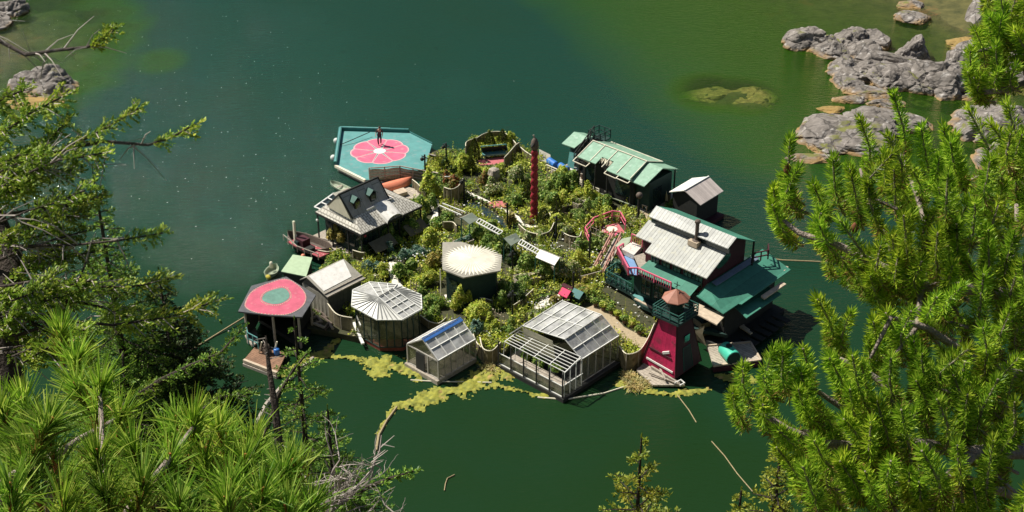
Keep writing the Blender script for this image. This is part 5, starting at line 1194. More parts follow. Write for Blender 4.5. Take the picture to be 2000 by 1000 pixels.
def cedar(x, y, r_, h, lb, mat=l_dark):
    pid[0] += 1; g = G(x, y, .45); t = thing('conical_cedar', lb, 'cedar', g, 'clipped cone-shaped cedars in the gardens', world=True)
    n = int(1500*r_*h); r = np.random.default_rng(pid[0]); q = r.uniform(size=n)**.7; th = r.uniform(0, 6.28, n)
    rr = r_*np.sin(np.clip(q, 0, 1)*math.pi*.62+.0)**.8*(.85+.25*r.uniform(size=n)); z = .45+h*(1-q)
    p = np.stack([g.x+rr*np.cos(th), g.y+rr*np.sin(th), z], 1)
    d = np.stack([np.cos(th)*.5, np.sin(th)*.5, np.ones(n)], 1)+r.normal(size=(n,3))*.25; d /= np.linalg.norm(d, axis=1)[:,None]
    s_ = np.cross(d, r.normal(size=(n,3))); s_ /= np.linalg.norm(s_, axis=1)[:,None]
    V = np.stack([p-d*.06-s_*.025, p-d*.06+s_*.025, p+d*.09+s_*.012, p+d*.09-s_*.012], 1).reshape(-1,3)
    npmesh('foliage', V, 4, mat, t); MB(False).tube([g, g+Vector((0,0,h*.7))], .05, 6, .02).build('trunk', m_barkd, t)
l_ced = leafmat('cedar sprays', (.025,.045,.008), (.06,.09,.015), (.14,.16,.03))
cedar(927,312,.42,2.0,'tall cone cedar left of the teal bench', l_ced); cedar(957,289,.42,1.6,'cone cedar behind the left half of the teal bench', l_ced)
cedar(981,286,.42,1.6,'cone cedar behind the right half of the teal bench', l_ced); cedar(920,338,.34,1.6,'thin dark cone cedar below the tall one left of the bench', l_ced)
cedar(1030,388,.42,1.8,'dark cone cedar immediately left of the red pole', l_ced); cedar(1062,440,.5,1.5,'cone cedar at the foot of the red pole', l_ced)
cedar(1087,420,.4,1.8,'slim cone cedar between the red pole base and the round net pen', l_ced)
shrub('round_bush', 1110, 410, .45, .8, l_dark, 'dark clipped round bush right of the slim cone cedar', cat='shrub')
shrub('flower_planter', 1036, 438, .3, .4, l_red, 'small red and white flowers at the foot of the red pole', cat='flowers')
for i, (x, y, lb) in enumerate(((1163,598,'leftmost potted plant on the sandy strip beside the large greenhouse'),(1178,606,'second potted plant from the left on the sandy strip'),(1193,612,'third potted plant from the left on the sandy strip'),(1206,622,'middle potted plant, tallest on the sandy strip'),(1220,632,'third potted plant from the right on the sandy strip'),(1235,640,'second potted plant from the right on the sandy strip'),(1248,652,'potted plant nearest the crimson lighthouse on the sandy strip'))):
    g = G(x, y, .45); t = thing('potted_plant', lb, 'potted plant', g, 'potted plants along the sandy strip', world=True); c_ = u(x, y, .45)
    MB().lathe(c_, [(.13,0),(.18,.28),(.15,.3)], 10).build('pot', m_terra, t)
    npmesh('foliage', leaves((g.x,g.y,.85), .34,.34,.32, 260, .07, .4, 900+i), 4, l_bright if i % 2 else l_mid, t)
for x, y, lb in ((508,0,''),):
    pass
for i, (x, y) in enumerate(((930,392),(941,397),(950,402),(960,408),(972,416),(984,422))):
    c_ = u(x, y, .48); g = G(x, y, .48)
    t = thing('edge_pot', 'small brown pot on the white edging of the dark strip, number %s from the left' % ('one','two','three','four','five','six')[i], 'pot', g, 'small pots lined up on the white edging', world=True)
    MB().lathe(c_, [(.1,0),(.14,.2),(.12,.22)], 10).build('pot', m_terra, t); npmesh('foliage', leaves((g.x,g.y,.78), .17,.17,.16, 90, .05, .3, 950+i), 4, l_mid if i != 4 else l_bright, t)
single('carved_stump', MB().lathe(u(965,352,.45), [(.45,0),(.5,.5),(.38,1.0),(.2,1.1)], 12, 1, 1, .8, 4, .12), m_wood, 'broad carved grey stump below the teal bench', 'stump')
single('garden_arch', MB().tube([u(868,345,.5), u(866,345,1.3), u(872,345,1.75), u(884,345,1.75), u(888,345,1.3), u(889,345,.5)], .04, 6), m_white, 'thin white hoop arch beside the post near the triangular net', 'arch')
single('garden_arch', MB().tube([u(838,345,.5), u(838,340,1.2), u(846,336,1.7), u(856,338,1.9)], .05, 6), m_wood, 'bent grey pole beside the post at the near right of the teal deck', 'arch')
single('round_pen', MB().lathe(u(1112,420,.45), [(.62,.0),(.66,.5),(.63,.5),(.6,.0)], 20), m_net, 'low round net pen around the clipped bush', 'pen')
# uncountable low greenery, pebbles and litter
inpoly = [(W(p).x, W(p).y) for p in gp]
def inside(px, py, poly):
    c = np.zeros(len(px), bool); j = len(poly)-1
    for i in range(len(poly)):
        xi, yi = poly[i]; xj, yj = poly[j]
        k = ((yi > py) != (yj > py)) & (px < (xj-xi)*(py-yi)/(yj-yi+1e-9)+xi); c ^= k; j = i
    return c
def ptoabs(X, Y): return X*cs-Y*sn+50, X*sn+Y*cs-70
N = 170000
X = rng.uniform(-20, 14, N); Y = rng.uniform(72, 113, N); ok = inside(X, Y, inpoly)
A_, B_ = ptoabs(X, Y)
for (a0_, a1_, b0_, b1_) in ((-24,-18,-13,-6.2),(-17,-14.3,-19.4,-16),(-13,-8,-19.5,-15.4),(-6.8,-3.6,-19.3,-15.7),(-2.2,3.5,-15.4,-9.6),(-12,-7.4,-12.2,-8.6),(-.6,9,-4,4),(-18,-7.5,7,12),(4.4,7.5,-9.2,-6),(-3.3,6,-4.3,-3),(-18,-13,-26,-20.5)):
    ok &= ~((A_ > a0_) & (A_ < a1_) & (B_ > b0_) & (B_ < b1_))
for pts, w_ in (([(852,388),(848,400),(852,418),(842,440)], .4), ([(768,512),(762,522),(766,536),(774,552),(780,560)], .35), ([(905,372),(930,384),(962,398),(985,412),(1010,424),(1020,438),(1035,442),(1062,440)], .2),
                ([(915,396),(945,412),(975,430),(1000,446)], .45), ([(1150,600),(1180,618),(1210,642),(1235,660),(1262,672)], .6), ([(955,400),(990,398)], .5), ([(936,318),(970,314),(1000,308)], .55), ([(1175,452),(1215,446)], .75),
                ([(1040,612),(1062,594),(1090,580),(1110,572)], .4), ([(1210,560),(1240,600),(1270,640)], .6), ([(1250,430),(1300,410)], .6)):
    for (x0,y0),(x1,y1) in zip(pts[:-1], pts[1:]):
        p_, q_ = G(x0,y0,.45), G(x1,y1,.45); L2 = (q_-p_).length_squared; k = np.clip(((X-p_.x)*(q_.x-p_.x)+(Y-p_.y)*(q_.y-p_.y))/L2, 0, 1)
        ok &= np.hypot(X-p_.x-k*(q_.x-p_.x), Y-p_.y-k*(q_.y-p_.y)) > w_
ok &= fnoise(X, Y, .9, 21) > -.5
X, Y = X[ok], Y[ok]; n = len(X)
hgt = .12+.65*smooth01(fnoise(X, Y, 1.6, 22)*.6+.4)
Z = .44+hgt*rng.uniform(.1, 1, n)
nr = rng.normal(size=(n,3))*.7+np.array([0,0,.8]); nr /= np.linalg.norm(nr, axis=1)[:,None]
a = np.cross(nr, rng.normal(size=(n,3))); a /= np.linalg.norm(a, axis=1)[:,None]; b = np.cross(nr, a); s_ = .085*rng.uniform(.5,1.6,(n,1))
P3 = np.stack([X, Y, Z], 1); a = a*s_; b = b*s_*.55; V = np.stack([P3-a, P3+b, P3+a, P3-b], 1)
zone = fnoise(X, Y, .7, 33)
for nm, m_, k in (('low_greenery', l_mid, zone < -.15), ('lime_ground_cover', l_bright, (zone >= -.15) & (zone < .75)), ('flowering_ground_cover', l_pale, zone >= .75)):
    npmesh(nm, V[k].reshape(-1,3), 4, m_, kind='stuff')
mb = MB(False); litter = []
for (x, y, sx_, sy_, n_) in ((820,492,24,12,70),(1070,592,34,14,60),(1172,520,22,40,70),(1185,440,40,30,40),(1040,480,40,16,50),(900,420,60,30,30),(770,505,40,20,30),(980,400,60,40,40),(1100,470,60,40,50),(940,640,60,25,30),(1240,610,30,30,20),(1280,430,30,15,20)):
    for i in range(n_):
        g = G(x+random.gauss(0,1)*sx_*.6, y+random.gauss(0,1)*sy_*.6, random.uniform(.5,1.0)); r_ = random.uniform(.03,.09)
        mb.lathe(g, [(r_*.5,0),(r_,r_*.5),(r_*.4,r_)], 5, random.uniform(.7,1.4), random.uniform(.7,1.3))
tagit(mb.build('shells_and_pebbles', m_white), kind='stuff')

# ------------------------------------------------------------------ rocks
def rockmat():
    m = M('grey fractured rock', (.25,.22,.195), .85, .35, 1.0, .8, 4, col2=(.10,.086,.072), stain=((.36,.33,.30), 1.6, .58))
    t = m.node_tree; L = t.links.new; p = t.nodes['Principled BSDF']; src = p.inputs['Base Color'].links[0].from_socket
    tc = nn(t, 'ShaderNodeTexCoord'); vo = nn(t, 'ShaderNodeTexVoronoi', feature='DISTANCE_TO_EDGE'); vo.inputs['Scale'].default_value = .62
    nz = nn(t, 'ShaderNodeTexNoise'); nz.inputs['Scale'].default_value = 1.5
    va = nn(t, 'ShaderNodeMix', data_type='RGBA', blend_type='LINEAR_LIGHT'); va.inputs[0].default_value = .35
    g = nn(t, 'ShaderNodeNewGeometry'); L(g.outputs['Position'], va.inputs[6]); L(g.outputs['Position'], nz.inputs['Vector']); L(nz.outputs['Color'], va.inputs[7])
    L(va.outputs[2], vo.inputs['Vector'])
    lt = nn(t, 'ShaderNodeMapRange'); L(vo.outputs['Distance'], lt.inputs[0]); lt.inputs[2].default_value = .06; lt.inputs[3].default_value = .35; lt.inputs[4].default_value = 1
    mx = nn(t, 'ShaderNodeMix', data_type='RGBA', blend_type='MULTIPLY'); mx.inputs[0].default_value = 1; L(src, mx.inputs[6]); L(lt.outputs[0], mx.inputs[7])
    # tide stain
    sx = nn(t, 'ShaderNodeSeparateXYZ'); L(g.outputs['Position'], sx.inputs[0])
    n2 = nn(t, 'ShaderNodeTexNoise'); n2.inputs['Scale'].default_value = .8; n2.inputs['Detail'].default_value = 4; L(g.outputs['Position'], n2.inputs['Vector'])
    ad = nn(t, 'ShaderNodeMath', operation='MULTIPLY_ADD'); L(n2.outputs['Fac'], ad.inputs[0]); ad.inputs[1].default_value = -1.3; L(sx.outputs[2], ad.inputs[2])
    mr = nn(t, 'ShaderNodeMapRange'); L(ad.outputs[0], mr.inputs[0]); mr.inputs[1].default_value = -.65; mr.inputs[2].default_value = -.3; mr.inputs[3].default_value = 1; mr.inputs[4].default_value = 0
    m2 = nn(t, 'ShaderNodeMix', data_type='RGBA'); L(mr.outputs[0], m2.inputs[0]); L(mx.outputs[2], m2.inputs[6]); m2.inputs[7].default_value = (.27,.17,.07,1)
    # moss on flat tops
    sn_ = nn(t, 'ShaderNodeSeparateXYZ'); L(g.outputs['Normal'], sn_.inputs[0]); n3 = nn(t, 'ShaderNodeTexNoise'); n3.inputs['Scale'].default_value = .45; n3.inputs['Detail'].default_value = 6; L(g.outputs['Position'], n3.inputs['Vector'])
    mm = nn(t, 'ShaderNodeMath', operation='MULTIPLY'); L(sn_.outputs[2], mm.inputs[0]); L(n3.outputs['Fac'], mm.inputs[1])
    r3 = nn(t, 'ShaderNodeMapRange'); L(mm.outputs[0], r3.inputs[0]); r3.inputs[1].default_value = .54; r3.inputs[2].default_value = .62
    m3 = nn(t, 'ShaderNodeMix', data_type='RGBA'); L(r3.outputs[0], m3.inputs[0]); L(m2.outputs[2], m3.inputs[6]); m3.inputs[7].default_value = (.15,.15,.04,1)
    L(m3.outputs[2], p.inputs['Base Color']); return m
m_rock = rockmat()
m_rocko = M('weed covered rock', (.36,.22,.07), .9, .5, .9, .8, 4, col2=(.20,.15,.05))
def rock(x, y, w_, h_, tall, label, seed, mat=m_rock, rot=0, z0=0, name='boulder', group='grey boulders along the shore'):
    g = G(x, y, z0); s_ = 52/F*1.0; sc = g.y/ math.cos(math.atan2(52, g.y))/F; sx_ = w_*sc*.55; sy_ = h_*sc*.5/math.sin(math.atan2(52, g.y))
    r = random.Random(seed); bm = bmesh.new(); bmesh.ops.create_icosphere(bm, subdivisions=5 if w_ > 60 else 4, radius=1)
    pl = [(Vector((r.gauss(0,1), r.gauss(0,1), r.gauss(0,.8)+.3)).normalized(), r.uniform(.58,.88)) for _ in range(11)]
    off = Vector((seed*3.1, seed*1.7, 0)); ca, sa = math.cos(R(rot)), math.sin(R(rot))
    for v in bm.verts:
        p = v.co.copy()
        for n_, c_ in pl:
            d = p.dot(n_)-c_
            if d > 0: p -= n_*d*.9
        f_ = noise.fractal(p*1.3+off, .9, 2.1, 4)*.12+ -(1-min(1, abs(noise.noise(p*1.7+off*2))*6))*.11-(1-min(1, abs(noise.noise(p*3.6+off*3))*7))*.04+noise.fractal(p*7+off, .8, 2, 3)*.022
        p *= 1+f_
        q = Vector((p.x*sx_*1.15, p.y*sy_*1.1, p.z*tall*(1.25 if p.z > 0 else .6))); v.co = Vector((q.x*ca-q.y*sa, q.x*sa+q.y*ca, q.z))
    me = bpy.data.meshes.new(name); bm.to_mesh(me); bm.free(); me.materials.append(mat)
    o = bpy.data.objects.new(name, me); C.objects.link(o); o.location = (g.x, g.y, z0-.1); tagit(o, label, 'boulder' if name != 'sunken_rock' else 'rock', group); return o
for i, (x, y, w_, h_, tl, lb, mt, rt) in enumerate((
    (1586,86,92,42,1.5,'flat-topped boulder at the left tip of the rock ridge',m_rock,-6),
    (1660,84,66,34,1.4,'second boulder from the left tip of the rock ridge',m_rock,4),
    (1712,84,62,30,1.3,'boulder at the back of the ridge, third from its left tip',m_rock,10),
    (1690,108,80,36,1.4,'cracked boulder below the third one on the ridge',m_rock,20),
    (1648,135,64,40,1.0,'low fissured boulder on the water side of the ridge',m_rock,-10),
    (1735,130,80,60,1.6,'pale slanting slab in the middle of the ridge',m_rock,50),
    (1780,112,66,44,1.9,'brown mossy boulder on top of the ridge, centre right',m_rock,-15),
    (1742,155,110,44,1.5,'wide dark mossy boulder in front of the ridge middle',m_rock,0),
    (1820,165,140,56,2.3,'largest smooth boulder at the right of the ridge',m_rock,8),
    (1868,140,70,50,1.6,'broken pale boulder at the right end of the ridge',m_rock,-20),
    (1655,165,66,34,.7,'low rust-edged rock at the near left of the ridge',m_rock,10),
    (1700,185,90,26,.6,'low flat rock at the near edge of the ridge',m_rock,-5),
    (1735,205,66,18,.5,'small orange-tinged rock between ridge and near slab',m_rock,0),
    (1660,196,60,20,.45,'thin tan rock at the left, between ridge and near slab',m_rock,12),
    (1645,262,180,66,1.1,'broad grey slab nearest the pine, left part',m_rock,14),
    (1745,240,120,50,1.0,'rounded grey slab behind the pine tips',m_rock,-25),
    (1590,310,90,22,.45,'low orange rock at the water edge below the broad slab',m_rock,0),
    (1787,36,66,24,.8,'lone boulder in the shallows at top right',m_rock,-4),
    (1775,10,50,16,.5,'small low rock at the top edge, right of centre',m_rock,0),
    (1885,84,60,26,.7,'orange-lit rock at the right shore',m_rocko,0),
    (1915,110,60,50,1.6,'shore boulder behind the upper pine branch',m_rock,30),
    (1920,30,60,60,1.8,'tall shore rock at the top right bank',m_rock,-30),
    (1945,250,150,90,2.2,'big tilted slab on the right bank behind the pine',m_rock,-40),
    (1985,330,130,90,1.6,'lower bank slab half hidden in the pine at far right',m_rock,0),
    (1975,140,110,70,2.0,'bank boulder deep behind the upper right branches',m_rock,0),
    (1905,190,70,24,.5,'low pebbly rock right of the largest smooth boulder',m_rock,0),
    (1620,100,70,40,1.3,'boulder filling the gap between the two leftmost ones',m_rock,30),
    (1700,140,70,46,1.3,'broken grey boulder between the cracked one and the pale slab',m_rock,-35),
    (1672,150,50,40,1.0,'small fissured boulder left of the broken grey one',m_rock,15),
    (1775,165,80,50,1.4,'dark boulder wedged between the mossy one and the smooth one',m_rock,40),
    (1850,185,60,26,.9,'low dark rock at the near foot of the largest smooth boulder',m_rock,0),
    (1700,250,110,60,1.2,'grey fissured slab filling the middle of the near rocks',m_rock,5),
    (1620,292,90,30,.6,'tan stained ledge at the left foot of the broad slab',m_rock,10),
    (1690,290,120,40,.9,'lower grey ledge behind the leftmost pine tips',m_rock,-8),
    (1625,215,60,16,.35,'thin brown rock lying furthest left between ridge and slab',m_rocko,0),
    (92,172,118,44,1.7,'single dark boulder in the left shallows',m_rock,18),
    (22,22,70,36,1.2,'pale rock at the top left corner',m_rock,0),
    (-10,50,60,30,1.0,'rock cut by the left picture edge near the top corner',m_rock,0),
    (60,205,110,24,.4,'low weedy rock under the single dark boulder',m_rocko,0),
    )):
    rock(x, y, w_, h_, tl, lb, i+3, mt, rt)

m_sunk = M('silted yellow rock', (.56,.38,.15), .9, .5, 2.2, 1, 4, col2=(.17,.12,.04))
rock(1398,192,112,40,.85,'left of two drowned yellow-brown rocks off the ridge',60,m_sunk,0,-1.15,'sunken_rock','drowned rocks')
rock(1458,196,98,46,1.0,'right of two drowned yellow-brown rocks off the ridge',61,m_sunk,0,-1.15,'sunken_rock','drowned rocks')

# ------------------------------------------------------------------ conifers on the cliff around the viewpoint
def hz(x, y):
    return float(hill(np.array([x], float), np.array([y], float))[0])
def unit(a): return a/(np.linalg.norm(a, axis=-1, keepdims=True)+1e-9)
CAMP = np.array([0, 0, H])
def needlequads(p, d, L, w_, r):          # p (n,3) roots, d (n,3) directions
    n = len(p); s_ = unit(np.cross(d, r.normal(size=(n,3)))); L = L.reshape(-1,1); w_ = np.full((n,1), w_)*r.uniform(.8,1.2,(n,1))
    e = p+d*L; m_ = p+d*L*.6
    return np.stack([p-s_*w_*.5, m_-s_*w_*.62, e, m_+s_*w_*.62], 1).reshape(-1,3)
def curve(p0, p1, n, sag, r=None):        # points from p0 to p1 with an offset bow
    t_ = np.linspace(0, 1, n)[:,None]; return p0*(1-t_)+p1*t_+np.array(sag)*4*t_*(1-t_)
def bottlebrush(base, tip, sag, nd, L, w_, r, ang=(44, 66), tipboost=.1):
    n = nd; t_ = r.uniform(.05, 1, n)**(.85); t_[:int(n*tipboost)] = r.uniform(.86, 1.0, int(n*tipboost))
    tt = t_[:,None]; p = base*(1-tt)+tip*tt+sag*4*tt*(1-tt); dr = unit(tip-base+sag*4*(1-2*tt))
    q = unit(np.cross(dr, r.normal(size=(n,3))))
    a = np.radians(np.interp(t_, [0,.8,1], [ang[1], ang[1]-6, ang[0]*.7]))+r.normal(size=n)*.13
    d = unit(dr*np.cos(a)[:,None]+q*np.sin(a)[:,None]); Ls = L*r.uniform(.75,1.1,n)*np.interp(t_, [0,.1,1], [.7,1,.92])
    k = (t_ < .45) & (r.uniform(size=n) < .45)
    return needlequads(p[~k], d[~k], Ls[~k], w_, r), needlequads(p[k], d[k], Ls[k]*.9, w_, r)
def pine_tree(name, label, trunk, limbs, shoots, L, w_, nd, mat, cones=(), seed=1, bark=None, buds=False):
    r = np.random.default_rng(seed); t = thing(name, label, 'tree', trunk[0], world=True)
    mb = MB(False).tube(trunk, .16, 9, .07)
    for pts, r0_, r1_ in limbs: mb.tube(pts, r0_, 7, r1_)
    V = []; V2 = []; tw = MB(False)
    for b, tp in shoots:
        b, tp = np.array(b), np.array(tp); Ls = np.linalg.norm(tp-b); sag = np.array([r.normal()*.10, r.normal()*.06, -.10])*Ls
        v1, v2 = bottlebrush(b, tp, sag, int(nd*r.uniform(.65,1.1)*(.35+Ls*1.0/.3)), L*r.uniform(.8,1.15), w_, r); V.append(v1); V2.append(v2)
        tw.tube([tuple(b+(tp-b)*k+sag*4*k*(1-k)) for k in (0,.33,.66,1)], .007, 4, .004)
    mb.build('trunk', bark or m_bark, t, True); tw.build('twigs', m_bark, t)
    npmesh('crown', np.concatenate(V), 4, mat, t); npmesh('old_needles', np.concatenate(V2), 4, l_oldp, t)
    for c_ in cones:
        c_ = Vector(c_); MB(False).lathe(c_, [(.004,-.02),(.011,-.013),(.013,0),(.009,.013),(.003,.022)], 8, 1, 1, 0, 4, .1).build('cone', m_cone, t, True)
    return t

# --- right-hand pine
r = np.random.default_rng(11)
def d3(p): return D(*p)
shoots = []
def sh(x, y, dx, dy, t0, t1=None): shoots.append((tuple(D(x+dx, y+dy, t1 or t0+.25)), tuple(D(x, y, t0))))
main = [(1543,272,28,130,5.0),(1511,368,40,105,4.9),(1508,400,60,80,4.9),(1589,361,30,80,5.1),(1627,310,22,110,5.2),(1679,232,6,130,5.3),(1744,182,8,150,5.4),(1799,251,22,120,5.4),(1841,247,-8,120,5.5),(1891,214,-26,150,5.5),
        (1965,201,8,160,5.6),(1933,241,30,100,5.6),(1746,331,4,100,5.0),(1694,356,40,110,4.8),(1866,264,-10,130,5.5),(1660,330,20,110,5.1),(1560,330,24,90,5.0),(1780,420,20,110,4.9),(1835,400,-10,110,5.0),(1900,380,-20,120,5.2),(1960,360,-10,140,5.2),
        (1990,280,0,120,5.5),(1640,430,60,90,4.8),(1600,440,60,70,4.8),(1720,480,40,90,4.7),(1800,510,20,90,4.7),(1860,520,10,90,4.7),(1930,480,0,100,4.9),(1985,450,-10,110,5.0),(1880,560,10,80,4.6),(1700,540,60,90,4.8),(1830,580,0,90,4.6),
        (1597,585,24,90,4.6),(1662,613,-6,80,4.6),(1706,628,6,90,4.6),(1730,611,18,90,4.6),(1530,684,24,90,4.4),(1511,684,20,100,4.4),(1452,716,30,90,4.3),(1431,768,34,70,4.3),(1568,680,10,90,4.4),(1780,607,2,100,4.5),(1702,823,8,100,4.2),(1648,818,20,80,4.3),
        (1620,700,30,90,4.4),(1560,760,50,70,4.3),(1660,760,40,80,4.3),(1740,700,20,100,4.3),(1800,690,10,100,4.4),(1860,690,-10,100,4.4),(1920,640,-10,110,4.5),(1975,600,-10,110,4.6),(1490,790,40,70,4.3),(1520,840,60,60,4.3),(1590,860,60,60,4.2),
        (1760,800,20,110,4.2),(1830,780,0,110,4.2),(1890,770,-10,110,4.3),(1950,740,-20,110,4.4),(1990,700,-10,100,4.5),(1740,900,10,100,4.1),(1800,880,20,100,4.1),(1870,870,10,110,4.1),(1940,860,-10,120,4.2),(1990,840,-10,120,4.3),(1690,920,40,80,4.1),(1640,900,50,70,4.2)]
for x, y, dx, dy, t0 in main: sh(x, y, dx, dy, t0)
P_A = [(1505,420),(1520,330),(1570,360),(1640,340),(1680,290),(1745,240),(1800,300),(1900,260),(1970,240),(2020,260),(2020,1020),(1600,1020),(1560,930),(1500,890),(1440,800),(1455,760),(1520,720),(1580,700),(1600,640),(1650,660),(1700,640),(1670,590),(1640,540),(1560,480)]
P_G = [(1470,440),(1560,495),(1640,560),(1690,620),(1770,640),(1700,665),(1640,640),(1600,600),(1560,680),(1470,700)]
holes = [(1650,800,45,30),(1600,560,60,60),(1905,590,25,30),(1840,640,20,16),(1610,610,40,22),(1760,560,16,14)]
cnt = 0
while cnt < 185:
    x, y = r.uniform(1490, 2030), r.uniform(240, 1030)
    if not inside(np.array([x]), np.array([y]), P_A)[0]: continue
    if inside(np.array([x+25, x+40]), np.array([y+60, y+95]), P_G).any(): continue
    if any(((x-hx)/a_)**2+((y-hy)/b_)**2 < 1 for hx, hy, a_, b_ in holes): continue
    lean = np.interp(x, [1450,1700,2000], [55,25,-15]); sh(x, y, lean*r.uniform(.5,1.5)+r.normal()*14, r.uniform(60,120), r.uniform(4.6,6.0) if y < 560 else r.uniform(4.2,5.8)); cnt += 1
limbs = []
def limb(pts, r0_, r1_): limbs.append(([tuple(D(*p)) for p in pts], r0_, r1_))
TB = Vector((3.3, 4.6, hz(3.3, 4.6)-.3)); TT = (Vector((3.15,4.7,48)), Vector((2.75,5.0,49.6)), Vector((2.6,5.2,50.8)))
limb([(2120,900,5.0),(2000,882,4.9),(1900,884,4.8),(1790,868,4.7),(1700,872,4.6),(1610,868,4.5),(1540,840,4.4),(1480,800,4.4)], .033, .008)
limb([(2150,600,5.3),(2000,577,5.2),(1940,572,5.1),(1880,562,5.0),(1800,560,4.9),(1720,520,4.9),(1640,480,4.9),(1560,455,4.9),(1530,430,4.95)], .03, .007)
limb([(2120,760,5.1),(2000,735,5.0),(1900,700,4.8),(1810,640,4.7),(1740,620,4.6),(1700,700,4.6)], .022, .006)
limb([(1966,575,5.15),(1972,520,5.2),(1988,460,5.3),(1985,400,5.4)], .017, .008)
limb([(1850,570,5.0),(1822,480,5.2),(1790,380,5.3),(1760,300,5.4)], .014, .006)
limb([(1760,540,4.9),(1730,460,5.1),(1700,400,5.2),(1680,330,5.3)], .012, .005)
limb([(1755,805,4.5),(1720,745,4.5),(1680,718,4.5),(1640,700,4.5)], .014, .006)
limb([(1900,884,4.8),(1838,950,4.6),(1800,1010,4.5),(1790,1060,4.5)], .022, .018)
limb([(2100,1000,5.0),(1960,960,4.8),(1870,930,4.6),(1780,940,4.4),(1680,960,4.3)], .022, .007)
limb([(1700,872,4.6),(1650,800,4.6),(1560,740,4.5),(1500,700,4.5)], .012, .005)
limb([(1800,560,4.9),(1790,640,4.7),(1750,690,4.6)], .012, .006)
pine_tree('shore_pine', 'big short-needled pine with upright shoots filling the right side', [TB]+list(TT), limbs, shoots, .050, .0036, 400, l_pine,
          [tuple(D(*p)) for p in ((1538,330,5.05),(1668,446,4.85))], 5)
# --- second pine further up the right bank
shoots = []; limbs = []
for x, y, dx, dy, t0 in ((1905,60,20,70,7.2),(1895,100,30,70,7.2),(1890,140,40,60,7.2),(1930,30,20,80,7.3),(1960,10,20,80,7.3),(1985,-10,10,90,7.3),(1945,90,20,70,7.2),(1980,60,10,80,7.2),(1915,150,30,50,7.2),(1950,140,20,50,7.2),(1985,130,10,50,7.2)): sh(x, y, dx, dy, t0)
for i in range(36):
    x, y = r.uniform(1895, 2040), r.uniform(-30, 130)
    if x-1890 > abs(y-120)*.28: sh(x, y, r.uniform(0,40), r.uniform(40,80), r.uniform(7.2,8.2))
limb([(2150,120,8),(2040,150,7.7),(1970,175,7.4),(1925,180,7.3),(1900,150,7.3)], .03, .008); limb([(2140,30,8),(2040,60,7.8),(1960,90,7.5),(1910,100,7.3)], .025, .007)
x_, y_ = 4.4, 8.4
pine_tree('shore_pine', 'higher pine whose branch tips enter only at the top right corner', [Vector((x_,y_,hz(x_,y_)-.3)), Vector((x_-.1,y_-.6,46)), Vector((x_-.7,y_-1.2,49.5)), Vector((x_-.6,y_-1.1,52))], limbs, shoots, .068, .005, 300, l_pine, (), 6)

# --- long-needled pine at the bottom left
def tufts(name, label, tl, limbs, seed, L, w_, trunk):
    r = np.random.default_rng(seed); t = thing(name, label, 'tree', trunk[0], world=True); mb = MB(False).tube(trunk, .14, 8, .05)
    for pts, a, b in limbs: mb.tube(pts, a, 6, b)
    mb.build('trunk', m_bark, t, True); V = []; VB = []; bd = MB(False)
    for p, ax, n, sc in tl:
        p = np.array(p); ax = unit(np.array(ax)); q = unit(np.cross(ax, r.normal(size=(n,3))))
        a = np.abs(r.normal(size=n))*.55+.15; a = np.clip(a, 0, 1.25); d = unit(ax*np.cos(a)[:,None]+q*np.sin(a)[:,None])
        back = r.uniform(0, 1, n)**1.5; root = p-ax*back[:,None]*.11*sc; Ls = L*sc*r.uniform(.7, 1.08, n)
        # gentle bend: two quads per needle
        e1 = root+d*(Ls*.55)[:,None]; d2 = unit(d+np.array([0,0,-.22])*r.uniform(0,1.2,(n,1))); V.append(bent(root, e1, e1+d2*(Ls*.45)[:,None], w_, r))
        kb = r.uniform(size=n) < .14; VB.append(bent(root[kb]-ax*.04, e1[kb]-ax*.04, e1[kb]-ax*.05+d[kb]*(Ls[kb]*.3)[:,None], w_, r))
        bd.tube([tuple(p-ax*.10*sc), tuple(p), tuple(p+ax*.02)], .0055, 5, .003)
    tagit(bd.build('buds', M('orange brown bud', (.33,.13,.03), .8), t), kind='stuff'); npmesh('crown', np.concatenate(V), 4, l_pinel, t); npmesh('old_needles', np.concatenate(VB), 4, l_oldp, t); return t
def bent(p0, p1, p2, w_, r):
    n = len(p0); s_ = unit(np.cross(p1-p0, r.normal(size=(n,3))))*w_*.5*r.uniform(.75,1.2,(n,1))
    a = np.stack([p0-s_, p0+s_, p1+s_, p1-s_], 1); b = np.stack([p1-s_, p1+s_, p2+s_*.35, p2-s_*.35], 1)
    return np.concatenate([a, b]).reshape(-1,3)
tl = []; r = np.random.default_rng(3)
def tf(x, y, t_, ang=0, n=120, sc=1.):
    ax = Vector((math.sin(R(ang)), .12, math.cos(R(ang)))); tl.append((tuple(D(x, y, t_)), tuple(ax), n, sc))
for a in ((148,705,3.6,8),(196,756,3.2,12),(92,840,2.8,-4),(95,830,2.75,28),(234,812,3.3,10),(378,826,3.3,10),(330,900,3.1,12),(190,892,3.0,2),(204,966,2.9,-5),(48,915,2.8,-12),(280,948,2.9,15),(45,790,3.3,-8),(0,802,3.2,-10),(448,950,3.1,8),(124,992,2.7,5),
          (496,860,3.4,4),(478,900,3.3,10),(552,925,3.2,5),(512,966,3.1,12),(440,985,3.0,-8),(608,988,3.2,15),(20,960,2.6,5),(400,905,3.3,-5),(350,985,2.8,0),(150,760,3.5,-20),(60,870,2.9,-25),(560,1000,3.1,-10),(260,880,3.1,-15),(120,650,3.9,5)): tf(*a, n=150)
for i in range(38):
    x = r.uniform(-40, 620); y = r.uniform(max(760, 700+x*.28), 1060); tf(x, y, r.uniform(3.3, 4.4), r.normal()*22, 110, 1.0)
limbs = []
limb([(150,1120,3.4),(250,1010,3.3),(300,935,3.1),(330,905,3.1)], .012, .006); limb([(280,1100,3.2),(250,1000,3.2),(285,950,2.95),(320,910,3.05),(378,835,3.3)], .013, .006)
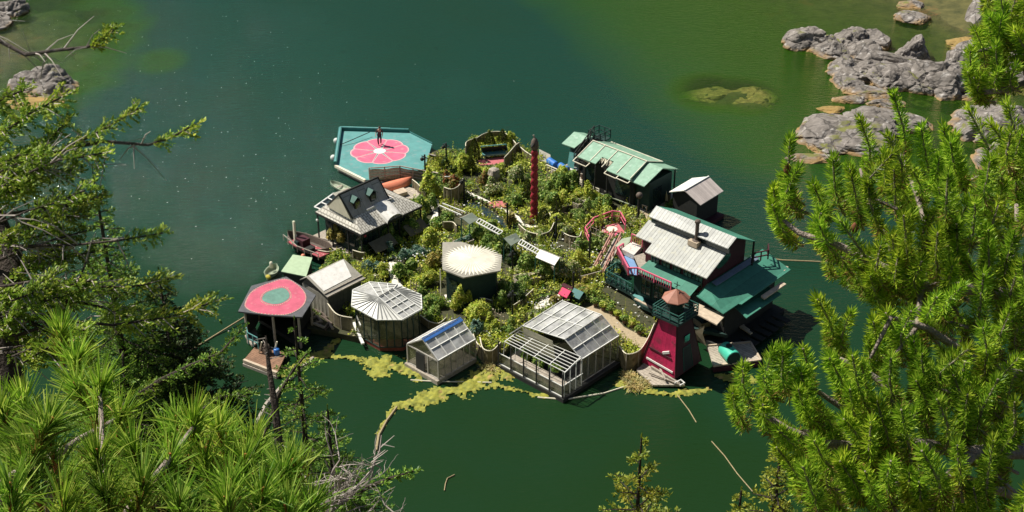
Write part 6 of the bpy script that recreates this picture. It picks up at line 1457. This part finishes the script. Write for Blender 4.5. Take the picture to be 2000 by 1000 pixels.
limb([(-60,990,3.0),(0,945,2.9),(45,915,2.8),(92,845,2.8)], .012, .006); limb([(100,1080,3.1),(95,960,3.1),(92,920,3.0),(100,880,3.2)], .011, .006)
limb([(-40,1010,3.3),(60,930,3.3),(150,860,3.3),(234,815,3.3)], .011, .005); limb([(500,1100,3.4),(490,980,3.4),(484,905,3.35),(496,862,3.4)], .009, .005); limb([(200,1100,3.4),(210,1000,3.1),(200,900,3.1),(196,770,3.2)], .01, .005)
x_, y_ = -1.1, 2.3
tufts('long_needled_pine', 'bright pine with long fanned needles filling the bottom left corner', tl, limbs, 4, .098, .0034, [Vector((x_-.2,y_-.2,hz(x_,y_)-.4)), Vector((x_-.2,y_-.1,48.2)), Vector((-1.0,2.6,48.7)), Vector((-.95,2.7,49.1))])

# --- firs and hemlocks: flat sprays
def spray(base, tip, wmax, r, nl, nw, dens=1, droop=.0, twigs=None, thick=.3, side=None, start=0.):
    base, tip = np.array(base, float), np.array(tip, float); L = np.linalg.norm(tip-base); dr = (tip-base)/L
    sd_ = unit(np.cross(dr, [0,0,1])) if side is None else unit(np.array(side, float)); up = unit(np.cross(sd_, dr)); V = []
    k = max(4, int(L/.042*dens))
    for i in range(k+1):
        f_ = start+(1-start)*i/k; c_ = base+(tip-base)*f_+np.array([0,0,-droop*L*f_*f_])
        if i == k: tws = [(dr, wmax*.35)]
        else: tws = [(unit(dr*.75+sd_*s_*r.uniform(.6,1)+up*r.normal()*thick), wmax*(math.sin(math.pi*min(1, .25+.8*(1-f_))))**.8*r.uniform(.5,1)*(1-f_*.55)) for s_ in (-1,1)]
        for d_, l_ in tws:
            if l_ < .02: continue
            n = max(8, int(l_/nl*7.5)); q = r.uniform(0, 1, n); p = c_+d_*(q*l_)[:,None]+np.array([0,0,-.12*l_])*(q**2)[:,None]
            lat = unit(np.cross(d_, [0,0,1]))*np.where(r.uniform(size=n) < .5, -1, 1)[:,None]; dd = unit(d_*.75+lat*.7+up*(.15+r.normal(size=n)[:,None]*.3))
            V.append(needlequads(p, dd, nl*r.uniform(.7,1.2,n), nw, r))
            if twigs is not None and l_ > .08: twigs.tube([tuple(c_), tuple(c_+d_*l_*.8)], .004, 3, .002)
    return V
def conifer(name, label, top, height, rmax, nb, mat, seed, nl=.03, nw=.009, gap=.0, lean=(0,0), slope=.45, up=.15, grp=None, dens=1, sparse=1., cat='tree', shape=.8, spraymax=.4):
    r = np.random.default_rng(seed); top = Vector(top); gz = hz(top.x-lean[0], top.y-lean[1]); base = Vector((top.x-lean[0], top.y-lean[1], gz-.2))
    t = thing(name, label, cat, base, grp, world=True); tot = top.z-base.z
    V = []; tw = MB(False).tube([base, base.lerp(top, .5), top], .02+tot*.012, 7, .006)
    for i in range(nb):
        f_ = (i+.5)/nb; z_ = f_**.8*height; p = top+(base-top)*(z_/tot); az = i*2.39996+r.normal()*.3
        rr = rmax*(min(1, f_*1.02)**shape)*r.uniform(.6,1.12)
        if r.uniform() > sparse: continue
        e = p+Vector((math.cos(az)*rr, math.sin(az)*rr, up*rr*(1-f_*1.6)))
        tw.tube([p, p.lerp(e, .5)+Vector((0,0,.04*rr)), e], .006+rr*.008, 4, .003)
        V += spray(p, e, min(spraymax, rr*.5+.05), r, nl, nw, dens, .12+.1*f_, tw if rr > .5 else None, start=.12+gap)
    V += spray(top-Vector((0,0,.3)), top, .07, r, nl, nw, 1.2)
    tw.build('trunk', m_barkd, t); npmesh('crown', np.concatenate(V), 4, mat, t); return t
conifer('young_hemlock', 'slim hemlock with a thin leader rising among the left branches', D(181,335,11), 3.6, 1.1, 150, l_hem, 31, .03, .010, slope=.5, dens=.9)
conifer('dark_hemlock', 'shadowed dark green hemlock mass behind the long-needled pine', D(310,530,11.6), 2.6, 1.15, 160, l_hemshade, 32, .034, .012, slope=.5)
conifer('young_hemlock', 'open-branched hemlock right of the bare dead stem', D(575,625,9.6), 1.9, .62, 60, l_hem, 33, .028, .008, slope=.5, sparse=.8)
conifer('young_hemlock', 'feathery small hemlock standing alone at the bottom centre right', D(1253,856,9.4), 1.3, .52, 44, l_gold, 34, .032, .010, up=.5, sparse=.85)
conifer('golden_hemlock', 'soft golden-green hemlock below the right pine at the bottom edge', D(1530,842,7.6), 1.6, .42, 80, l_gold, 35, .026, .008, up=.2)
conifer('golden_hemlock', 'second golden-green hemlock tucked under the right pine, further right', D(1640,930,7.2), 1.2, .55, 70, l_gold, 36, .026, .008, up=.2)
conifer('golden_hemlock', 'low golden-green hemlock leftmost of those at the lower right edge', D(1448,958,8.2), 1.0, .34, 40, l_gold, 37, .026, .008, up=.2)
conifer('young_hemlock', 'low hemlock between the dead twigs and the long-needled pine', D(640,800,8.6), 1.3, .5, 60, l_hem, 38, .026, .008, up=.1)
# --- big fir at the left edge with hand-laid limbs
def firtree():
    r = np.random.default_rng(40); base = Vector((-4.6, 7.6, hz(-4.6, 7.6)-.3)); t = thing('old_fir', 'old fir at the left edge with bare twigs and lime branch tips', 'tree', base, world=True)
    mb = MB(False).tube([base, D(-30,900,8.6), D(8,760,8.6), D(-5,640,8.6), D(20,520,8.7), D(-30,400,8.8), D(-60,200,9)], .17, 9, .07)
    tw = MB(False); V = []
    def lb(pts, r0_, f0, wd, dens=1.2, bright=True):
        P_ = [D(*p) for p in pts]; mb.tube(P_, r0_*.55, 6, .005)
        n = len(P_)-1
        for i in range(n):
            f_ = i/n
            if f_ >= f0-.01:
                V.extend(spray(P_[i], P_[i+1], wd, r, .032, .0095, dens, .0, tw, .5)); V.extend(spray(P_[i], P_[i+1], wd*.8, r, .032, .0095, dens, .0, None, .5, side=(.2,.3,.9)))
            else:
                for k in range(5):
                    c_ = P_[i].lerp(P_[i+1], r.uniform()); e = c_+Vector((r.normal()*.16+.08, r.normal()*.1, r.normal()*.13-.03)); tw.tube([c_, c_.lerp(e,.5)+Vector((0,0,.02)), e], .006, 4, .002)
                    if k % 3 == 0: e2 = c_.lerp(e,.5)+Vector((r.normal()*.08,0,r.normal()*.1)); tw.tube([c_.lerp(e,.5), e2], .003, 3, .0015)
    lb([(-60,40,8.8),(0,80,8.6),(50,107,8.5),(110,98,8.4),(170,92,8.3),(190,82,8.3),(222,58,8.3)], .03, .67, .16)
    lb([(-60,340,8.6),(0,322,8.5),(90,300,8.4),(200,276,8.3),(290,283,8.2),(335,268,8.2),(382,242,8.2)], .028, .67, .16)
    lb([(60,330,8.5),(110,292,8.4),(170,270,8.3),(215,245,8.2),(270,212,8.2)], .016, .25, .2)
    lb([(-40,270,8.6),(20,250,8.5),(60,220,8.4),(120,190,8.4)], .02, .0, .3); lb([(-40,220,8.8),(10,190,8.6),(50,175,8.5)], .02, .0, .26)
    lb([(60,300,8.6),(100,270,8.5),(130,235,8.4)], .014, .0, .2); lb([(-30,520,8.6),(40,490,8.5),(100,470,8.4),(170,450,8.4)], .02, .5, .14)
    lb([(-20,480,8.5),(60,480,8.4),(150,478,8.3),(230,470,8.2),(318,455,8.2)], .018, .74, .15); lb([(10,600,8.5),(80,640,8.4),(120,605,8.3),(150,560,8.2),(172,500,8.2)], .03, 2, .1)
    lb([(20,660,8.4),(120,625,8.2),(220,635,8.1),(330,620,8.1),(415,590,8.2)], .02, .3, .3); lb([(0,560,8.5),(90,545,8.4),(180,560,8.3),(260,560,8.3),(330,545,8.3)], .016, .45, .22)
    lb([(0,420,8.7),(60,410,8.6),(130,400,8.5),(200,385,8.4)], .016, .6, .18); lb([(10,690,8.3),(80,680,8.2),(150,690,8.1)], .02, .0, .3); lb([(-20,620,8.4),(20,610,8.3),(70,560,8.2),(100,540,8.2)], .02, .0, .3)
    lb([(20,590,8.5),(110,580,8.4),(200,600,8.3),(250,620,8.2)], .02, .4, .3)
    for i in range(36):
        x0 = r.uniform(-60, 60); y0 = r.uniform(300, 700); L_ = r.uniform(60, 190)*(1 if y0 > 380 else .8); dy = r.uniform(-60, 10); dd = r.uniform(8.0, 9.2)
        lb([(x0, y0+20, dd), (x0+L_*.4, y0+dy*.2, dd-.1), (x0+L_*.75, y0+dy*.6, dd-.15), (x0+L_, y0+dy, dd-.2)], .012, .0 if i % 3 else .33, r.uniform(.16, .3))
    mb.build('trunk', m_barkd, t, True); tw.build('bare_twigs', m_barkp, t); npmesh('crown', np.concatenate(V), 4, l_fir, t)
firtree()
# --- dead stem, dead twiggy branch and drooping bough
tb_ = D(548,900,9.2); gb = Vector((tb_.x, tb_.y-.1, hz(tb_.x, tb_.y-.1)-.2))
t = thing('dead_sapling', 'bare dark dead stem in front of the brown raft', 'tree', gb, world=True)
MB(False).tube([gb, tb_, D(538,800,9.2), D(527,730,9.2), D(522,690,9.2), D(519,655,9.2)], .035, 6, .006).build('trunk', m_barkd, t)
k = MB(False)
for i in range(16):
    p = D(519+i*1.6, 660+i*14, 9.2); k.tube([p, p+Vector((random.uniform(-.09,.09), random.uniform(-.05,.05), random.uniform(0,.04)))], .005, 4, .002)
k.build('twigs', m_barkp, t)
tb2 = D(640,1010,7.4); gb = Vector((tb2.x-.1, tb2.y-.2, hz(tb2.x-.1, tb2.y-.2)-.2))
t = thing('dead_bush', 'tangle of bare grey twigs at the bottom left of centre', 'dead bush', gb, world=True)
rr_ = random.Random(8); k = MB(False).tube([gb, tb2.lerp(gb,.5), tb2], .03, 6, .016)
def twig(p, d, L, r_, n):
    pts = [p]; 
    for i in range(5):
        d = (d+Vector((rr_.gauss(0,.22), rr_.gauss(0,.2), rr_.gauss(.04,.2)))).normalized(); pts.append(pts[-1]+d*L/5)
    k.tube(pts, r_, 4, r_*.4)
    if n > 0:
        for i in range(5): twig(pts[1+i%5], (d*.6+Vector((rr_.gauss(0,.7), rr_.gauss(0,.5), rr_.gauss(.1,.6)))).normalized(), L*.5, r_*.5, n-1)
for a in ((.9,.2,.5),(1.0,0,.15),(.5,.3,.9),(.1,.2,1),(-.4,.2,.8),(.8,.3,.8),(1,.1,.35),(-.7,.2,.5)): twig(tb2, Vector(a).normalized(), .38, .009, 2)
k.tube([D(620,985,7.4),D(690,960,7.4),D(725,920,7.4),D(742,880,7.4),D(745,850,7.4)], .012, 5, .003)
for i in range(26):
    q = i/26; p = D(620+130*q**.8, 985-125*q**1.6, 7.4); k.tube([p, p+Vector((rr_.uniform(-.1,.1), 0, rr_.uniform(-.06,.09)))], .004, 3, .0015)
k.build('twigs', m_barkp, t)
def bough(label, pts, wd, seed, mat=l_hem, cat='tree'):
    r = np.random.default_rng(seed); P_ = [D(*p) for p in pts]; b0_ = P_[0]; gb = Vector((b0_.x-.15, b0_.y-.2, hz(b0_.x-.15, b0_.y-.2)-.2))
    t = thing('leaning_hemlock', label, cat, gb, world=True); V = []; tw = MB(False).tube([gb]+P_, .03, 6, .005)
    for i in range(len(P_)-1):
        w2 = wd*(1-.6*i/(len(P_)-1)); V += spray(P_[i], P_[i+1], w2, r, .028, .009, 1.3, 0, tw, .35); V += spray(P_[i], P_[i+1], w2*.7, r, .028, .009, 1, 0, None, .4, side=(0,.4,.9))
    tw.build('trunk', m_barkd, t); npmesh('crown', np.concatenate(V), 4, mat, t)
bough('leafy hemlock bough reaching out at the bottom left of centre', [(600,1040,7.8),(660,985,7.8),(710,955,7.8),(760,935,7.8),(808,920,7.8)], .22, 51)
bough('hemlock bough pointing at the brown raft from the left trees', [(230,800,10.5),(310,745,10.3),(370,715,10.2),(430,690,10.1),(475,640,10.1)], .24, 52)
bough('hemlock bough under the boom log left of the bare stem', [(300,900,10),(370,820,9.9),(430,775,9.8),(490,770,9.8)], .26, 53)
bough('hemlock bough crossing the boom log below the yellow algae', [(480,940,9.5),(520,840,9.5),(545,770,9.5),(575,720,9.5),(600,690,9.5)], .16, 54)
# sparse white flecks painted on the open water as sun glints
mb = MB(False); rr_ = random.Random(5)
for i in range(260):
    x = rr_.gauss(330, 190); y = rr_.gauss(230, 150)
    if x < 0 or y < 0 or (x > 640 and y > 240): continue
    g = G(x, y, .03); q = rr_.uniform(.02, .06); mb.add([g+Vector((-q,0,0)), g+Vector((0,-q*.6,0)), g+Vector((q*1.2,0,.01)), g+Vector((0,q*.6,0))], [(0,1,2,3)])
tagit(mb.build('glint_flecks', m_white), kind='stuff')
# stakes, planter boxes and trellises among the beds
for i, (x, y, lb) in enumerate(((895,425,'slim cane trellis left of the first arbour roof'),(1042,505,'cane trellis below the second lattice ladder'),(1120,500,'cane trellis right of the white arbour roof'),(880,560,'cane trellis at the left foot of the sunburst building'),(975,640,'cane trellis in the planter left of the large greenhouse'),(810,580,'cane trellis behind the many-sided greenhouse'),(1075,360,'cane trellis in the lime bushes right of the red pole'),(1160,470,'cane trellis at the lower left of the pink railing'))):
    c_ = u(x, y, .45); t = thing('cane_trellis', lb, 'trellis', c_, 'cane trellises in the garden beds'); k = MB()
    for j in range(4): k.beam((c_[0]+j*.28-.4,c_[1]+.08*(j%2),.45),(c_[0]+j*.28-.4+.05,c_[1],1.75+.1*(j%2)),.035)
    k.beam((c_[0]-.45,c_[1]+.02,1.5),(c_[0]+.5,c_[1]+.02,1.5),.03).beam((c_[0]-.45,c_[1]+.02,1.0),(c_[0]+.5,c_[1]+.02,1.0),.03).build('canes', m_beige, t)
for i, (x, y, l_, ang_, lb) in enumerate(((870,510,1.6,0,'long board-sided planter at the left of the sunburst roof'),(1030,545,1.8,60,'board-sided planter right of the sunburst building'),(1090,525,1.5,-10,'board-sided planter under the white arbour roof'),(905,475,1.4,80,'board-sided planter above the sunburst roof'),(1150,535,1.6,70,'board-sided planter left of the bridge foot'),(1120,395,1.7,0,'board-sided planter between cedar and deck railing'),(940,610,1.5,20,'board-sided planter in front of the sunburst building'))):
    c_ = Vector(u(x, y, .75)); d_ = Vector((math.cos(R(ang_)), math.sin(R(ang_)), 0)); n_ = Vector((-d_.y, d_.x, 0))
    t = thing('planter_box', lb, 'planter', (c_.x, c_.y, .42), 'board-sided planters in the gardens'); a_ = d_*l_*.5; b_ = n_*.38
    MB().beam(c_-a_-b_, c_+a_-b_, .06, .5).beam(c_-a_+b_, c_+a_+b_, .06, .5).beam(c_-a_-b_*.9, c_-a_+b_*.9, .055, .49).beam(c_+a_-b_*.9, c_+a_+b_*.9, .055, .49).build('boards', m_wood, t)
    MB().slab([tuple(c_-a_*.95-b_*.9+Vector((0,0,.15))), tuple(c_+a_*.95-b_*.9+Vector((0,0,.15))), tuple(c_+a_*.95+b_*.9+Vector((0,0,.15))), tuple(c_-a_*.95+b_*.9+Vector((0,0,.15)))], .1).build('soil', m_soil, t)
    V = []
    for j in range(6):
        w_ = W(tuple(c_+d_*l_*(j/5-.5)*.85)); V.append(leaves((w_.x, w_.y, .98), .2, .2, .22+.1*(j%3), 110, .085, .4, 1300+i*10+j))
    npmesh('foliage', np.concatenate(V), 4, (l_bright, l_pale, l_mid, l_blue)[i % 4], t)
# upright stalks and seed heads rising out of the beds
k = rng.choice(len(X), 5200, replace=False); bx, by = X[k], Y[k]; keep = fnoise(bx, by, 1.3, 44) > .05; bx, by = bx[keep], by[keep]; n = len(bx)
h_ = rng.uniform(.5, 1.45, n)*(.6+.5*smooth01(fnoise(bx, by, .8, 45))); p = np.stack([bx, by, np.full(n, .45)], 1)
d = unit(np.stack([rng.normal(size=n)*.2, rng.normal(size=n)*.2, np.ones(n)], 1)); s_ = unit(np.cross(d, rng.normal(size=(n,3))))*.02
V = [np.stack([p-s_, p+s_, p+d*h_[:,None]+s_*.5, p+d*h_[:,None]-s_*.5], 1).reshape(-1,3)]
for j in range(5):
    q = p+d*(h_*rng.uniform(.35, 1, n))[:,None]; l_ = unit(rng.normal(size=(n,3))+np.array([0,0,.5]))*.17; w_ = unit(np.cross(l_, rng.normal(size=(n,3))))*.035
    V.append(np.stack([q, q+l_*.5-w_, q+l_, q+l_*.5+w_], 1).reshape(-1,3))
npmesh('tall_stalks', np.concatenate(V), 4, l_bright, kind='stuff')
